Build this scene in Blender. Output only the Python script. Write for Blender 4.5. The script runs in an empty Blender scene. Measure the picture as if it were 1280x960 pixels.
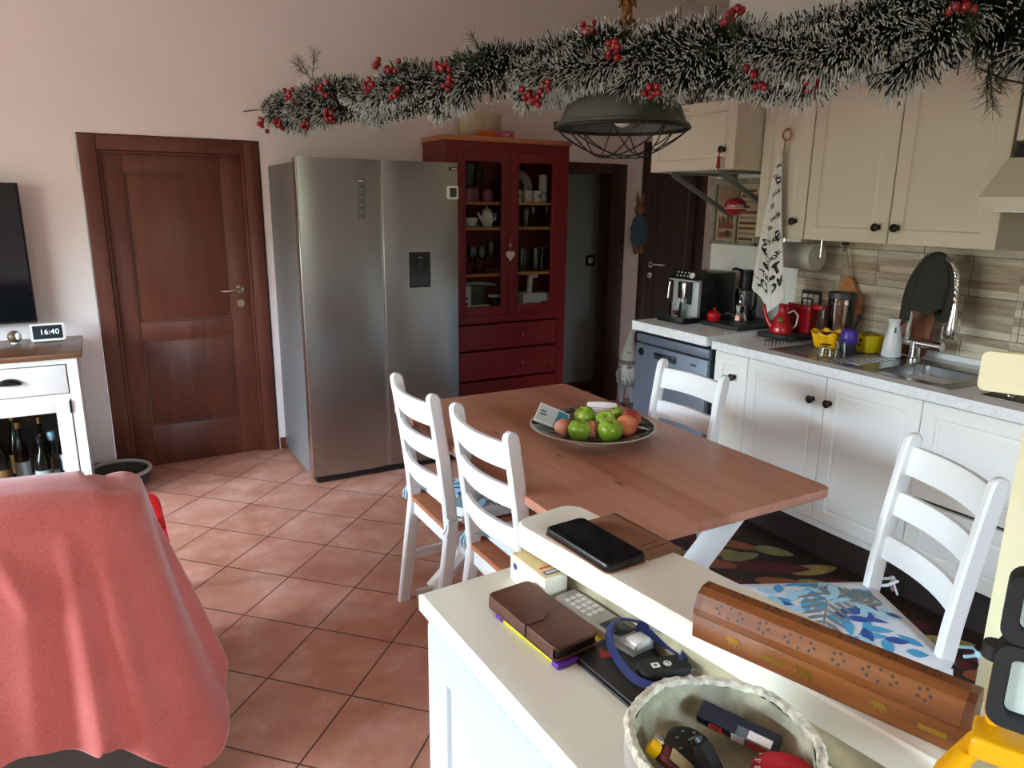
import bpy, bmesh, math, random
from mathutils import Vector, Matrix, Euler
random.seed(7)
S = bpy.context.scene
COL = S.collection
PI = math.pi
R = math.radians

# ------------------------------------------------------------------ materials
def lin(c):
    if isinstance(c, str):
        c = [int(c[i:i+2], 16)/255 for i in (0, 2, 4)]
        c = [x/12.92 if x <= .04045 else ((x+.055)/1.055)**2.4 for x in c]
    return (c[0], c[1], c[2], 1)

class NT:
    def __init__(self, name):
        self.m = bpy.data.materials.new(name); self.m.use_nodes = True
        self.n = self.m.node_tree.nodes; self.l = self.m.node_tree.links
        self.b = self.n['Principled BSDF']; self.out = self.n['Material Output']
    def add(self, t, **k):
        n = self.n.new(t)
        for a, v in k.items():
            if a.startswith('i_'):
                n.inputs[a[2:].replace('_', ' ')].default_value = v
            else: setattr(n, a, v)
        return n
    def link(self, a, b): self.l.new(a, b)
    def coords(self, scale=(1, 1, 1), rot=(0, 0, 0), loc=(0, 0, 0)):
        tc = self.add('ShaderNodeTexCoord'); mp = self.add('ShaderNodeMapping')
        mp.inputs['Scale'].default_value = scale; mp.inputs['Rotation'].default_value = rot
        mp.inputs['Location'].default_value = loc
        self.link(tc.outputs['Object'], mp.inputs['Vector']); return mp.outputs['Vector']
    def ramp(self, fac, stops):
        r = self.add('ShaderNodeValToRGB'); e = r.color_ramp.elements
        while len(e) < len(stops): e.new(.5)
        for x, (p, c) in zip(e, stops): x.position = p; x.color = lin(c)
        self.link(fac, r.inputs['Fac']); return r.outputs['Color']
    def noise(self, vec, scale, detail=4, rough=.55):
        n = self.add('ShaderNodeTexNoise'); n.inputs['Scale'].default_value = scale
        n.inputs['Detail'].default_value = detail; n.inputs['Roughness'].default_value = rough
        self.link(vec, n.inputs['Vector']); return n.outputs['Fac']
    def mix(self, fac, a, b, mode='MIX'):
        m = self.add('ShaderNodeMix', data_type='RGBA', blend_type=mode)
        for s, v in ((m.inputs['Factor'], fac), (m.inputs[6], a), (m.inputs[7], b)):
            if isinstance(v, (int, float)): s.default_value = v
            elif isinstance(v, (tuple, str, list)): s.default_value = lin(v)
            else: self.link(v, s)
        return m.outputs[2]
    def bump(self, h, strength=.3, dist=.01):
        b = self.add('ShaderNodeBump'); b.inputs['Strength'].default_value = strength
        b.inputs['Distance'].default_value = dist
        self.link(h, b.inputs['Height']); self.link(b.outputs['Normal'], self.b.inputs['Normal'])

def M(name, c, rough=.5, metal=0, var=0, vscale=8, bump=0, bscale=60, spec=.5, stretch=(1, 1, 1), emit=0, coat=0):
    t = NT(name); b = t.b
    b.inputs['Base Color'].default_value = lin(c)
    b.inputs['Roughness'].default_value = rough; b.inputs['Metallic'].default_value = metal
    b.inputs['Specular IOR Level'].default_value = spec
    b.inputs['Coat Weight'].default_value = coat
    if var:
        v = t.coords(stretch); n = t.noise(v, vscale)
        cc = lin(c); d = tuple(max(0, x*(1-var)) for x in cc[:3]); u = tuple(min(1, x*(1+var*.6)) for x in cc[:3])
        t.link(t.ramp(n, [(.3, d), (.7, u)]), b.inputs['Base Color'])
    if bump:
        t.bump(t.noise(t.coords(stretch), bscale), bump, .004)
    if emit:
        b.inputs['Emission Color'].default_value = lin(c); b.inputs['Emission Strength'].default_value = emit
    return t.m

def glass_mat(name, tint=(1, 1, 1), gloss=.12, dens=0.0):
    t = NT(name); t.n.remove(t.b)
    tr = t.add('ShaderNodeBsdfTransparent'); tr.inputs['Color'].default_value = lin(tint)
    gl = t.add('ShaderNodeBsdfGlossy'); gl.inputs['Roughness'].default_value = .04
    lw = t.add('ShaderNodeLayerWeight'); lw.inputs['Blend'].default_value = gloss
    mx = t.add('ShaderNodeMixShader')
    t.link(lw.outputs['Fresnel'], mx.inputs[0]); t.link(tr.outputs[0], mx.inputs[1]); t.link(gl.outputs[0], mx.inputs[2])
    t.link(mx.outputs[0], t.out.inputs['Surface']); return t.m

def wood_mat(name, dark, mid, light, axis='Y', scale=1.0, rough=.4, planks=0, knots=False):
    t = NT(name)
    st = {'X': (1.2, 14, 14), 'Y': (14, 1.2, 14), 'Z': (14, 14, 1.2)}[axis]
    v = t.coords(tuple(s*scale for s in st))
    n = t.noise(v, 1.6, 6, .6)
    col = t.ramp(n, [(.25, dark), (.5, mid), (.78, light)])
    if planks:
        v2 = t.coords((1/planks if axis != 'X' else .6, .55 if axis == 'Y' else (1/planks), .55 if axis == 'Z' else 1/planks))
        sn = t.add('ShaderNodeVectorMath', operation='FLOOR'); t.link(v2, sn.inputs[0])
        wn = t.add('ShaderNodeTexWhiteNoise'); t.link(sn.outputs[0], wn.inputs['Vector'])
        col = t.mix(.5, col, t.ramp(wn.outputs['Value'], [(0, dark), (1, light)]))
    if knots:
        v3 = t.coords((5, 2.0, 5)); vo = t.add('ShaderNodeTexVoronoi'); vo.inputs['Scale'].default_value = 1.3
        t.link(v3, vo.inputs['Vector'])
        k = t.ramp(vo.outputs['Distance'], [(0, (1, 1, 1)), (.09, (0, 0, 0))])
        col = t.mix(k, col, tuple(x*.35 for x in lin(dark)[:3]))
    t.link(col, t.b.inputs['Base Color']); t.b.inputs['Roughness'].default_value = rough
    t.bump(n, .08, .002)
    return t.m

def floor_mat():
    t = NT('terracotta_tiles')
    v = t.coords((1, 1, 1), (0, 0, R(45)), (0, 0, 0))
    # tile corner measured at (0.785, 3.142); side 0.311 m, laid on the diagonal
    a = (0.785*math.cos(R(45)) - 3.142*math.sin(R(45)), 0.785*math.sin(R(45)) + 3.142*math.cos(R(45)))
    sub = t.add('ShaderNodeVectorMath', operation='SUBTRACT'); sub.inputs[1].default_value = (a[0], a[1], 0)
    t.link(v, sub.inputs[0])
    br = t.add('ShaderNodeTexBrick'); br.offset = 0; br.squash = 1
    br.inputs['Scale'].default_value = 1; br.inputs['Mortar Size'].default_value = .0035
    br.inputs['Brick Width'].default_value = .311; br.inputs['Row Height'].default_value = .311
    br.inputs['Mortar Smooth'].default_value = .3
    br.inputs['Color1'].default_value = lin('b07a68'); br.inputs['Color2'].default_value = lin('c48e7c')
    br.inputs['Mortar'].default_value = lin('5e4038')
    t.link(sub.outputs[0], br.inputs['Vector'])
    n = t.noise(t.coords((1, 1, 1)), 5, 6, .65)
    c = t.mix(.75, br.outputs['Color'], t.ramp(n, [(.3, '8a4634'), (.5, 'b87a66'), (.72, 'd4a594')]), 'MULTIPLY')
    c2 = t.mix(.55, br.outputs['Color'], t.ramp(n, [(.3, '9c5c48'), (.5, 'c08872'), (.7, 'dcb8a8')]))
    c3 = t.mix(br.outputs['Fac'], c2, '5a3c34')
    t.link(c3, t.b.inputs['Base Color'])
    t.link(t.ramp(n, [(.2, (.32,)*3), (.8, (.48,)*3)]), t.b.inputs['Roughness'])
    inv = t.add('ShaderNodeMath', operation='SUBTRACT'); inv.inputs[0].default_value = 1; t.link(br.outputs['Fac'], inv.inputs[1])
    t.bump(inv.outputs[0], .5, .002)
    return t.m

def stone_mat():
    t = NT('stone_strip_tiles')
    tc = t.add('ShaderNodeTexCoord'); sp = t.add('ShaderNodeSeparateXYZ'); cb = t.add('ShaderNodeCombineXYZ')
    t.link(tc.outputs['Object'], sp.inputs[0]); t.link(sp.outputs['Y'], cb.inputs['X']); t.link(sp.outputs['Z'], cb.inputs['Y'])
    br = t.add('ShaderNodeTexBrick'); br.offset = .37; br.offset_frequency = 1
    for k, x in (('Scale', 1), ('Mortar Size', .0012), ('Brick Width', .21), ('Row Height', .034)): br.inputs[k].default_value = x
    br.inputs['Color1'].default_value = lin('86705a'); br.inputs['Color2'].default_value = lin('e2dac8'); br.inputs['Mortar'].default_value = lin('80705f')
    t.link(cb.outputs[0], br.inputs['Vector'])
    b2 = t.add('ShaderNodeTexBrick'); b2.offset = .5
    for k, x in (('Scale', 1), ('Mortar Size', .002), ('Brick Width', .45), ('Row Height', .17)): b2.inputs[k].default_value = x
    t.link(cb.outputs[0], b2.inputs['Vector'])
    mp = t.add('ShaderNodeMapping'); mp.inputs['Scale'].default_value = (4, 40, 1); t.link(cb.outputs[0], mp.inputs['Vector'])
    n = t.noise(mp.outputs[0], 1.5, 5)
    c = t.mix(.35, br.outputs['Color'], t.ramp(n, [(.3, '7c6652'), (.5, 'b7a68f'), (.7, 'e0d8c8')]))
    c = t.mix(b2.outputs['Fac'], c, '6b5c4e')
    t.link(c, t.b.inputs['Base Color']); t.b.inputs['Roughness'].default_value = .45
    t.bump(n, .15, .003); return t.m

def marble_mat():
    t = NT('pale_marbled_laminate')
    n = t.noise(t.coords((3, 3, 3)), 3, 8, .7)
    t.link(t.ramp(n, [(.3, 'd6d8da'), (.5, 'ebecec'), (.56, 'dddfe0'), (.62, 'efefef')]), t.b.inputs['Base Color'])
    t.b.inputs['Roughness'].default_value = .3; return t.m

def steel_mat(name, c='8d8e8c', rough=.32, axis='Z'):
    t = NT(name)
    st = {'Z': (250, 250, 1.5), 'X': (1.5, 250, 250), 'Y': (250, 1.5, 250)}[axis]
    n = t.noise(t.coords(st), 1, 3)
    cc = lin(c)[:3]
    t.link(t.ramp(n, [(.3, tuple(x*.95 for x in cc)), (.7, cc)]), t.b.inputs['Base Color'])
    t.b.inputs['Metallic'].default_value = 1; t.b.inputs['Roughness'].default_value = rough
    t.bump(n, .012, .001); return t.m

def wall_mat(name, c):
    return M(name, c, .85, var=.04, vscale=1.5, bump=.06, bscale=90, spec=.2)

# ------------------------------------------------------------------ mesh builder
class MB:
    def __init__(self):
        self.v = []; self.f = []; self.mi = []; self.T = Matrix(); self.m = 0
    def raw(self, vs, fs, m=None):
        o = len(self.v)
        self.v += [tuple(self.T @ Vector(p)) for p in vs]
        self.f += [[i+o for i in f] for f in fs]; self.mi += [self.m if m is None else m]*len(fs)
        return self
    def box(self, a, b, m=None, bev=0):
        x0, y0, z0 = a; x1, y1, z1 = b
        if x0 > x1: x0, x1 = x1, x0
        if y0 > y1: y0, y1 = y1, y0
        if z0 > z1: z0, z1 = z1, z0
        if bev:
            bev = min(bev, (x1-x0)*.49, (y1-y0)*.49, (z1-z0)*.49)
            bm = bmesh.new(); bmesh.ops.create_cube(bm, size=1)
            for v in bm.verts: v.co = ((x0+x1)/2+v.co.x*(x1-x0), (y0+y1)/2+v.co.y*(y1-y0), (z0+z1)/2+v.co.z*(z1-z0))
            bmesh.ops.bevel(bm, geom=bm.edges[:], offset=bev, segments=2, affect='EDGES', profile=.5)
            return self.bm(bm, m)
        vs = [(x0, y0, z0), (x1, y0, z0), (x1, y1, z0), (x0, y1, z0), (x0, y0, z1), (x1, y0, z1), (x1, y1, z1), (x0, y1, z1)]
        return self.raw(vs, [(0, 3, 2, 1), (4, 5, 6, 7), (0, 1, 5, 4), (1, 2, 6, 5), (2, 3, 7, 6), (3, 0, 4, 7)], m)
    def bm(self, bm, m=None):
        bm.verts.index_update()
        self.raw([v.co[:] for v in bm.verts], [[v.index for v in f.verts] for f in bm.faces], m); bm.free(); return self
    def prism(self, poly, z0, z1, m=None, taper=1.0):
        n = len(poly); cx = sum(p[0] for p in poly)/n; cy = sum(p[1] for p in poly)/n
        vs = [(x, y, z0) for x, y in poly]+[(cx+(x-cx)*taper, cy+(y-cy)*taper, z1) for x, y in poly]
        fs = [list(range(n))[::-1], list(range(n, 2*n))]+[(i, (i+1) % n, n+(i+1) % n, n+i) for i in range(n)]
        return self.raw(vs, fs, m)
    def lathe(self, prof, seg=24, c=(0, 0, 0), m=None, sx=1, sy=1, cap=True):
        vs = []; fs = []; k = len(prof)
        for r, z in prof:
            for i in range(seg):
                a = 2*PI*i/seg; vs.append((c[0]+r*math.cos(a)*sx, c[1]+r*math.sin(a)*sy, c[2]+z))
        for j in range(k-1):
            for i in range(seg):
                fs.append((j*seg+i, j*seg+(i+1) % seg, (j+1)*seg+(i+1) % seg, (j+1)*seg+i))
        if cap and prof[0][0] > 1e-5: fs.append(list(range(seg))[::-1])
        if cap and prof[-1][0] > 1e-5: fs.append([(k-1)*seg+i for i in range(seg)])
        return self.raw(vs, fs, m)
    def tube(self, pts, r, seg=8, m=None, closed=False, rr=None):
        pts = [Vector(p) for p in pts]; n = len(pts); vs = []; fs = []; up = Vector((0, 0, 1)); prev = None
        for i, p in enumerate(pts):
            if closed: d = pts[(i+1) % n]-pts[i-1]
            else: d = pts[min(i+1, n-1)]-pts[max(i-1, 0)]
            d = d.normalized() if d.length > 1e-9 else Vector((0, 0, 1))
            if prev is None:
                a = d.cross(up)
                if a.length < 1e-3: a = d.cross(Vector((1, 0, 0)))
            else: a = prev - d*prev.dot(d)
            a.normalize(); prev = a; b = d.cross(a)
            q = rr[i] if rr else r
            for s in range(seg):
                t = 2*PI*s/seg; vs.append(tuple(p+(a*math.cos(t)+b*math.sin(t))*q))
        for i in range(n if closed else n-1):
            j = (i+1) % n
            for s in range(seg): fs.append((i*seg+s, i*seg+(s+1) % seg, j*seg+(s+1) % seg, j*seg+s))
        if not closed: fs += [list(range(seg))[::-1], [(n-1)*seg+s for s in range(seg)]]
        return self.raw(vs, fs, m)
    def cyl(self, a, b, r, seg=16, m=None, r2=None):
        return self.tube([a, b], r, seg, m, rr=[r, r if r2 is None else r2])
    def ball(self, c, r, m=None, seg=16, rings=10):
        if not isinstance(r, (tuple, list)): r = (r, r, r)
        pr = [(math.sin(PI*i/rings), -math.cos(PI*i/rings)) for i in range(rings+1)]
        o = self.T; self.T = o @ Matrix.Translation(c) @ Matrix.Diagonal((r[0], r[1], r[2], 1))
        self.lathe(pr, seg, m=m); self.T = o; return self
    def beam(self, a, b, w, h, m=None, up=(0, 0, 1)):
        a, b = Vector(a), Vector(b); d = (b-a).normalized(); s = d.cross(Vector(up))
        if s.length < 1e-4: s = d.cross(Vector((1, 0, 0)))
        s.normalize(); u = s.cross(d); vs = []
        for p in (a, b):
            for i, j in ((-1, -1), (1, -1), (1, 1), (-1, 1)): vs.append(tuple(p+s*(i*w/2)+u*(j*h/2)))
        return self.raw(vs, [(3, 2, 1, 0), (4, 5, 6, 7), (0, 1, 5, 4), (1, 2, 6, 5), (2, 3, 7, 6), (3, 0, 4, 7)], m)
    def loft(self, secs, m=None, cap=True):
        n = len(secs[0]); vs = [p for s in secs for p in s]; fs = []
        for j in range(len(secs)-1):
            for i in range(n): fs.append((j*n+i, j*n+(i+1) % n, (j+1)*n+(i+1) % n, (j+1)*n+i))
        if cap: fs += [list(range(n))[::-1], [(len(secs)-1)*n+i for i in range(n)]]
        return self.raw(vs, fs, m)
    def grid(self, fn, nu, nv, m=None):
        vs = [fn(i/nu, j/nv) for j in range(nv+1) for i in range(nu+1)]
        fs = [(j*(nu+1)+i, j*(nu+1)+i+1, (j+1)*(nu+1)+i+1, (j+1)*(nu+1)+i) for j in range(nv) for i in range(nu)]
        return self.raw(vs, fs, m)
    def text(self, s, size, T, m=None, depth=0.0004, bold=0):
        cu = bpy.data.curves.new('lettering', 'FONT'); cu.body = s; cu.size = size; cu.extrude = depth; cu.offset = bold
        cu.align_x = 'CENTER'; cu.align_y = 'CENTER'; cu.resolution_u = 2
        o = bpy.data.objects.new('lettering', cu); COL.objects.link(o)
        dg = bpy.context.evaluated_depsgraph_get(); me = bpy.data.meshes.new_from_object(o.evaluated_get(dg))
        old = self.T; self.T = old @ T
        self.raw([v.co[:] for v in me.vertices], [list(p.vertices) for p in me.polygons], m); self.T = old
        bpy.data.objects.remove(o); bpy.data.curves.remove(cu); bpy.data.meshes.remove(me); return self
    def build(self, name, mats, parent=None, smooth=None, loc=None, rz=0, solid=0, sub=0):
        if not isinstance(mats, (list, tuple)): mats = [mats]
        me = bpy.data.meshes.new(name); me.from_pydata(self.v, [], self.f)
        for x in mats: me.materials.append(x)
        me.polygons.foreach_set('material_index', self.mi)
        bm = bmesh.new(); bm.from_mesh(me); bmesh.ops.recalc_face_normals(bm, faces=bm.faces[:]); bm.to_mesh(me); bm.free()
        if smooth is not None:
            me.polygons.foreach_set('use_smooth', [True]*len(me.polygons))
            if smooth < 180: me.set_sharp_from_angle(angle=R(smooth))
        me.update()
        o = bpy.data.objects.new(name, me); COL.objects.link(o)
        if parent: o.parent = parent
        if loc is not None: o.location = loc
        if rz: o.rotation_euler = (0, 0, rz)
        if solid:
            s = o.modifiers.new('thickness', 'SOLIDIFY'); s.thickness = solid; s.offset = 0
        if sub:
            s = o.modifiers.new('smooth', 'SUBSURF'); s.levels = sub; s.render_levels = sub
        return o

def tag(o, label, cat, group=None):
    o['label'] = label; o['category'] = cat
    if group: o['group'] = group
    return o
def thing(name, label, cat, loc=(0, 0, 0), rz=0, group=None):
    o = bpy.data.objects.new(name, None); COL.objects.link(o); o.empty_display_size = .05
    o.location = loc; o.rotation_euler = (0, 0, rz); return tag(o, label, cat, group)
def struct(o): o['kind'] = 'structure'; return o
def copy_thing(root, loc, rz=None, label=None, group=None):
    r = root.copy(); COL.objects.link(r); r.location = loc
    if rz is not None: r.rotation_euler = (0, 0, rz)
    if label: r['label'] = label
    if group: r['group'] = group
    for ch in list(root.children):
        c = ch.copy(); COL.objects.link(c); c.parent = r
        for g in list(ch.children):
            d = g.copy(); COL.objects.link(d); d.parent = c
    return r

def panel_door(w, h, t=.02, frame=.06, groove=.007, step=.008, mb=None, x0=0, z0=0, y0=0):
    """framed door: front faces -y, lower left corner at (x0, y0, z0)"""
    mb = mb or MB()
    def rect(i, y): return [(x0+i, y0+y, z0+i), (x0+w-i, y0+y, z0+i), (x0+w-i, y0+y, z0+h-i), (x0+i, y0+y, z0+h-i)]
    secs = [rect(0, t), rect(0, .003), rect(.003, 0), rect(frame, 0), rect(frame+step*.5, groove), rect(frame+step, groove),
            rect(frame+step*2, groove*.35), rect(frame+step*2.6, groove*.35)]
    return mb.loft(secs)
def rrect(w, h, r, n=5, cx=0, cy=0):
    pts = []
    for sx, sy, a in ((1, 1, 0), (-1, 1, 90), (-1, -1, 180), (1, -1, 270)):
        for i in range(n+1):
            t = R(a+90*i/n); pts.append((cx+sx*(w/2-r)+r*math.cos(t), cy+sy*(h/2-r)+r*math.sin(t)))
    return pts
EXPOSURE = 0.30; SKY = 50.0
# ------------------------------------------------------------------ camera, light
cam = bpy.data.cameras.new('camera'); co = bpy.data.objects.new('camera', cam); COL.objects.link(co)
cam.sensor_width = 36; cam.sensor_fit = 'HORIZONTAL'; cam.lens = 912.4/1280*36; cam.clip_start = .02
yaw, pit, rol = R(29.39669), R(13.93231), R(.67081)
fw = Vector((math.sin(yaw)*math.cos(pit), math.cos(yaw)*math.cos(pit), -math.sin(pit)))
rt = Vector((math.cos(yaw), -math.sin(yaw), 0)); up = rt.cross(fw)
r2 = rt*math.cos(rol)+up*math.sin(rol); u2 = up*math.cos(rol)-rt*math.sin(rol)
mw = Matrix.Identity(4)
for i in range(3): mw[i][0] = r2[i]; mw[i][1] = u2[i]; mw[i][2] = -fw[i]
mw[0][3], mw[1][3], mw[2][3] = 0, 0, 1.56
co.matrix_world = mw; S.camera = co
S.view_settings.view_transform = 'Standard'; S.view_settings.look = 'None'
S.view_settings.gamma = 1; S.view_settings.use_curve_mapping = False
S.view_settings.exposure = EXPOSURE
S.cycles.use_denoising = True
S.cycles.max_bounces = 8; S.cycles.diffuse_bounces = 5; S.cycles.transparent_max_bounces = 16

w = bpy.data.worlds.new('overcast_sky'); S.world = w; w.use_nodes = True
wn = w.node_tree.nodes; wl = w.node_tree.links; wn.clear()
tc = wn.new('ShaderNodeTexCoord'); sp = wn.new('ShaderNodeSeparateXYZ'); rp = wn.new('ShaderNodeValToRGB')
bg = wn.new('ShaderNodeBackground'); ow = wn.new('ShaderNodeOutputWorld'); ma = wn.new('ShaderNodeMath')
ma.operation = 'MULTIPLY_ADD'; ma.inputs[1].default_value = .5; ma.inputs[2].default_value = .5
wl.new(tc.outputs['Generated'], sp.inputs[0]); wl.new(sp.outputs['Z'], ma.inputs[0]); wl.new(ma.outputs[0], rp.inputs['Fac'])
e = rp.color_ramp.elements
for x in ((.0, (.06, .058, .05)), (.485, (.07, .072, .055)), (.52, (.13, .155, .10)), (.55, (.30, .35, .33)), (.585, (.76, .93, 1.14))):
    el = e.new(x[0]); el.color = (*x[1], 1)
e.remove(e[0]); e[-1].color = (.80, 1.0, 1.25, 1)
wl.new(rp.outputs['Color'], bg.inputs['Color']); bg.inputs['Strength'].default_value = SKY
wl.new(bg.outputs[0], ow.inputs['Surface'])
def portal(name, loc, rot, sx, sy):
    l = bpy.data.lights.new(name, 'AREA'); l.shape = 'RECTANGLE'; l.size = sx; l.size_y = sy; l.cycles.is_portal = True
    o = bpy.data.objects.new(name, l); COL.objects.link(o); o.location = loc; o.rotation_euler = rot
# portals mark the window openings for the sky light
WL, WR, WF, WB, CH = -3.2, 3.3, 4.64, -1.75, 3.05      # left, right, far, rear walls and ceiling height
LWIN = (.95, 3.75, .02, 2.05)                          # glazed door in the left wall (y0, y1, z0, z1)
BWIN = (.05, .85, 1.15, 2.0)                           # window in the rear wall (x0, x1, z0, z1)
portal('left_daylight', (WL-.02, (LWIN[0]+LWIN[1])/2, (LWIN[2]+LWIN[3])/2), (0, R(-90), 0), LWIN[3]-LWIN[2], LWIN[1]-LWIN[0])
portal('rear_daylight', ((BWIN[0]+BWIN[1])/2, WB-.02, (BWIN[2]+BWIN[3])/2), (R(90), 0, 0), BWIN[1]-BWIN[0], BWIN[3]-BWIN[2])

# ------------------------------------------------------------------ shared materials
m_wall = wall_mat('warm_white_plaster', 'e8dedc')
m_wallk = wall_mat('white_plaster', 'dfe0de')
m_grey = wall_mat('grey_green_plaster', 'a4aca8')
m_ceil = wall_mat('ceiling_white', 'e4dcd4')
m_floor = floor_mat(); m_stone = stone_mat(); m_marble = marble_mat()
m_mahog = wood_mat('red_brown_door_wood', '50251a', '5e2f20', '6a3826', 'Z', 1, .38)
m_darkdoor = wood_mat('dark_brown_door_wood', '2a100c', '3a1812', '4a2218', 'Z', 1, .4)
m_steel = steel_mat('brushed_steel', 'a2a3a2', .27)
m_grayside = M('grey_metal_paint', '6f6c6c', .4, .3)
m_black = M('black_plastic', '121214', .35); m_blackm = M('black_matte', '17171a', .7)
m_chrome = M('chrome', 'd8d8d8', .12, 1); m_brass = M('aged_brass', '9a7a48', .3, 1); m_bronze = M('dark_bronze', '2c241f', .35, .8)
m_redcab = M('red_brown_paint', '74141a', .42, var=.12, vscale=30)
m_birch = wood_mat('light_brown_wood', '9a5a34', 'b87448', 'c88a5a', 'X', 1, .45)
m_white = M('white_paint', 'ebebe9', .35); m_cream = M('cream_paint', 'd0c8b6', .45)
m_kwhite = M('kitchen_white', 'e8e6e0', .42, bump=.05, bscale=120)
m_table = wood_mat('reddish_table_wood', '9a624c', 'b27860', 'c28c74', 'Y', 1, .32, planks=.11, knots=True)
m_tedge = wood_mat('table_edge_wood', 'a2603e', 'b8704a', 'c67e56', 'X', 1, .4)
m_seat = wood_mat('seat_wood', '9c5b3c', 'b06c48', 'c07e58', 'X', 1, .38)
m_pane = glass_mat('clear_pane', (.93, .95, .94), .10)
m_glass = glass_mat('drinking_glass', (.90, .93, .93), .35)
m_greenglass = glass_mat('green_glass', (.3, .5, .35), .3); m_brownglass = glass_mat('brown_glass', (.45, .25, .12), .3)
m_ceramic = M('white_ceramic', 'e8e6e0', .25); m_print = M('dark_print', '2a2624', .5)
m_screen = M('dark_screen', '0b0e14', .08); m_red = M('red_enamel', 'b5101c', .22, coat=.4); m_redpl = M('red_plastic', 'e8141c', .35)
m_yellow = M('yellow_plastic', 'f0b400', .4)
m_counter = M('cream_lacquer', 'ecebdc', .38, var=.03, vscale=3)
m_pillar = wall_mat('pale_yellow_plaster', 'ece8c6')

# ------------------------------------------------------------------ room shell
def wall_with_holes(name, horiz, u0, u1, z1, holes, at, mat, thick):
    """horiz 'x': wall runs along x at y=at; 'y': runs along y at x=at. thick is signed (away from the room)."""
    mb = MB(); us = sorted({u0, u1, *[h[0] for h in holes], *[h[1] for h in holes]})
    def bx(a, b, c, d):
        if b-a < 1e-4 or d-c < 1e-4: return
        if horiz == 'x': mb.box((a, at, c), (b, at+thick, d))
        else: mb.box((at, a, c), (at+thick, b, d))
    for a, b in zip(us, us[1:]):
        zs = 0
        for h in sorted([h for h in holes if h[0] <= a+1e-6 and h[1] >= b-1e-6], key=lambda q: q[2]):
            bx(a, b, zs, h[2]); zs = h[3]
        bx(a, b, zs, z1)
    return struct(mb.build(name, mat))
struct(MB().box((WL-.2, WB-.2, -.1), (5.0, 6.2, 0)).build('floor', m_floor))
struct(MB().box((WL-.2, WB-.2, CH), (5.0, 6.2, CH+.1)).build('ceiling', m_ceil))
D1 = (-.035, .895, 0, 1.895); D2 = (3.0, 3.52, 0, 1.80); D3 = (3.80, 4.40, 0, 1.98)
wall_with_holes('wall_far', 'x', WL-.2, 4.9, CH, [D1, D2, D3], WF, m_wall, .14)
wall_with_holes('wall_left', 'y', WB-.2, WF, CH, [LWIN], WL, m_wall, -.2)
wall_with_holes('wall_rear', 'x', WL, 5.0, CH, [BWIN], WB, m_wall, -.2)
struct(MB().box((WR, WB, 0), (WR+.14, 3.38, CH)).build('wall_right', m_wallk))
struct(MB().box((4.6, 3.38, 0), (4.74, WF, CH)).build('wall_passage', m_wall))
struct(MB().box((WR+.14, 3.24, 0), (4.6, 3.38, CH)).build('wall_passage_return', m_wall))
struct(MB().box((2.6, 5.02, 0), (3.9, 5.12, CH)).build('wall_corridor', m_grey))
mb = MB(); mb.box((2.86, WF+.14, 0), (2.96, 5.02, CH)); mb.box((3.62, WF+.14, 0), (3.72, 5.02, CH))
struct(mb.build('wall_corridor_sides', m_grey))
mb = MB(); mb.box((3.74, WF+.14, 0), (4.5, WF+.2, CH)); struct(mb.build('wall_behind_door', m_grey))
mb = MB(); mb.box((-.2, WF+.2, 0), (1.1, WF+.26, CH)); struct(mb.build('wall_behind_left_door', m_grey))
mb = MB(); mb.box((WR-.012, -1.0, .86), (WR, 2.71, 1.62)); struct(mb.build('wall_backsplash', m_stone))
# baseboards of the same tile
for nm, a, b in (('baseboard_far', (.9, WF-.01, 0), (1.2, WF, .075)), ('baseboard_far_left', (WL, WF-.01, 0), (-.06, WF, .075)), ('baseboard_corridor', (2.97, 5.01, 0), (3.61, 5.02, .08))):
    struct(MB().box(a, b, bev=.002).build(nm, m_mahog))

m_nickel = M('warm_nickel', 'c4b69a', .22, 1)
def lever_handle(parent, x, z, y, dirx, mat=m_nickel):
    mb = MB(); mb.lathe([(.0, 0), (.024, 0), (.024, .006), (.012, .010), (.010, .035), (0, .037)], 18)
    for i, v in enumerate(mb.v): mb.v[i] = (x+v[0], y-v[2], z+v[1])
    pts = [(x, y-.033, z), (x+dirx*.02, y-.043, z+.002), (x+dirx*.05, y-.045, z-.002), (x+dirx*.085, y-.043, z-.006), (x+dirx*.115, y-.04, z-.003)]
    mb.tube(pts, .008, 10, rr=[.009, .009, .008, .0085, .006])
    mb.build('handle', mat, parent, 40)
    mb = MB(); mb.cyl((x, y, z-.085), (x, y-.006, z-.085), .022, 18); mb.cyl((x, y-.006, z-.085), (x, y-.012, z-.085), .009, 12)
    mb.box((x-.003, y-.016, z-.1), (x+.003, y-.010, z-.078))
    mb.build('lock', mat, parent, 40)

# door_1: left brown door
d1 = struct(bpy.data.objects.new('door_1', None)); COL.objects.link(d1)
mb = MB()
y0 = WF-.012
for a, b in (((-.03, y0, 0), (.055, WF+.13, 1.89)), ((.805, y0, 0), (.885, WF+.13, 1.89)), ((.055, y0, 1.812), (.805, WF+.13, 1.89))): mb.box(a, b, bev=.006)
for a, b in (((.055, WF+.01, 0), (.072, WF+.06, 1.812)), ((.79, WF+.01, 0), (.805, WF+.06, 1.812)), ((.072, WF+.01, 1.797), (.79, WF+.06, 1.812))): mb.box(a, b, bev=.003)
mb.build('door_frame', m_mahog, d1, 40)
mb = MB(); L0, L1, yl = .072, .79, WF+.022
mb.box((L0, yl+.012, .004), (L1, yl+.038, 1.797))
for a, b in (((L0, yl, .004), (.173, yl+.014, 1.797)), ((.672, yl, .004), (L1, yl+.014, 1.797)), ((.173, yl, 1.697), (.672, yl+.014, 1.797)),
             ((.173, yl, .765), (.672, yl+.014, .866)), ((.173, yl, .004), (.672, yl+.014, .246))): mb.box(a, b, bev=.003)
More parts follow.
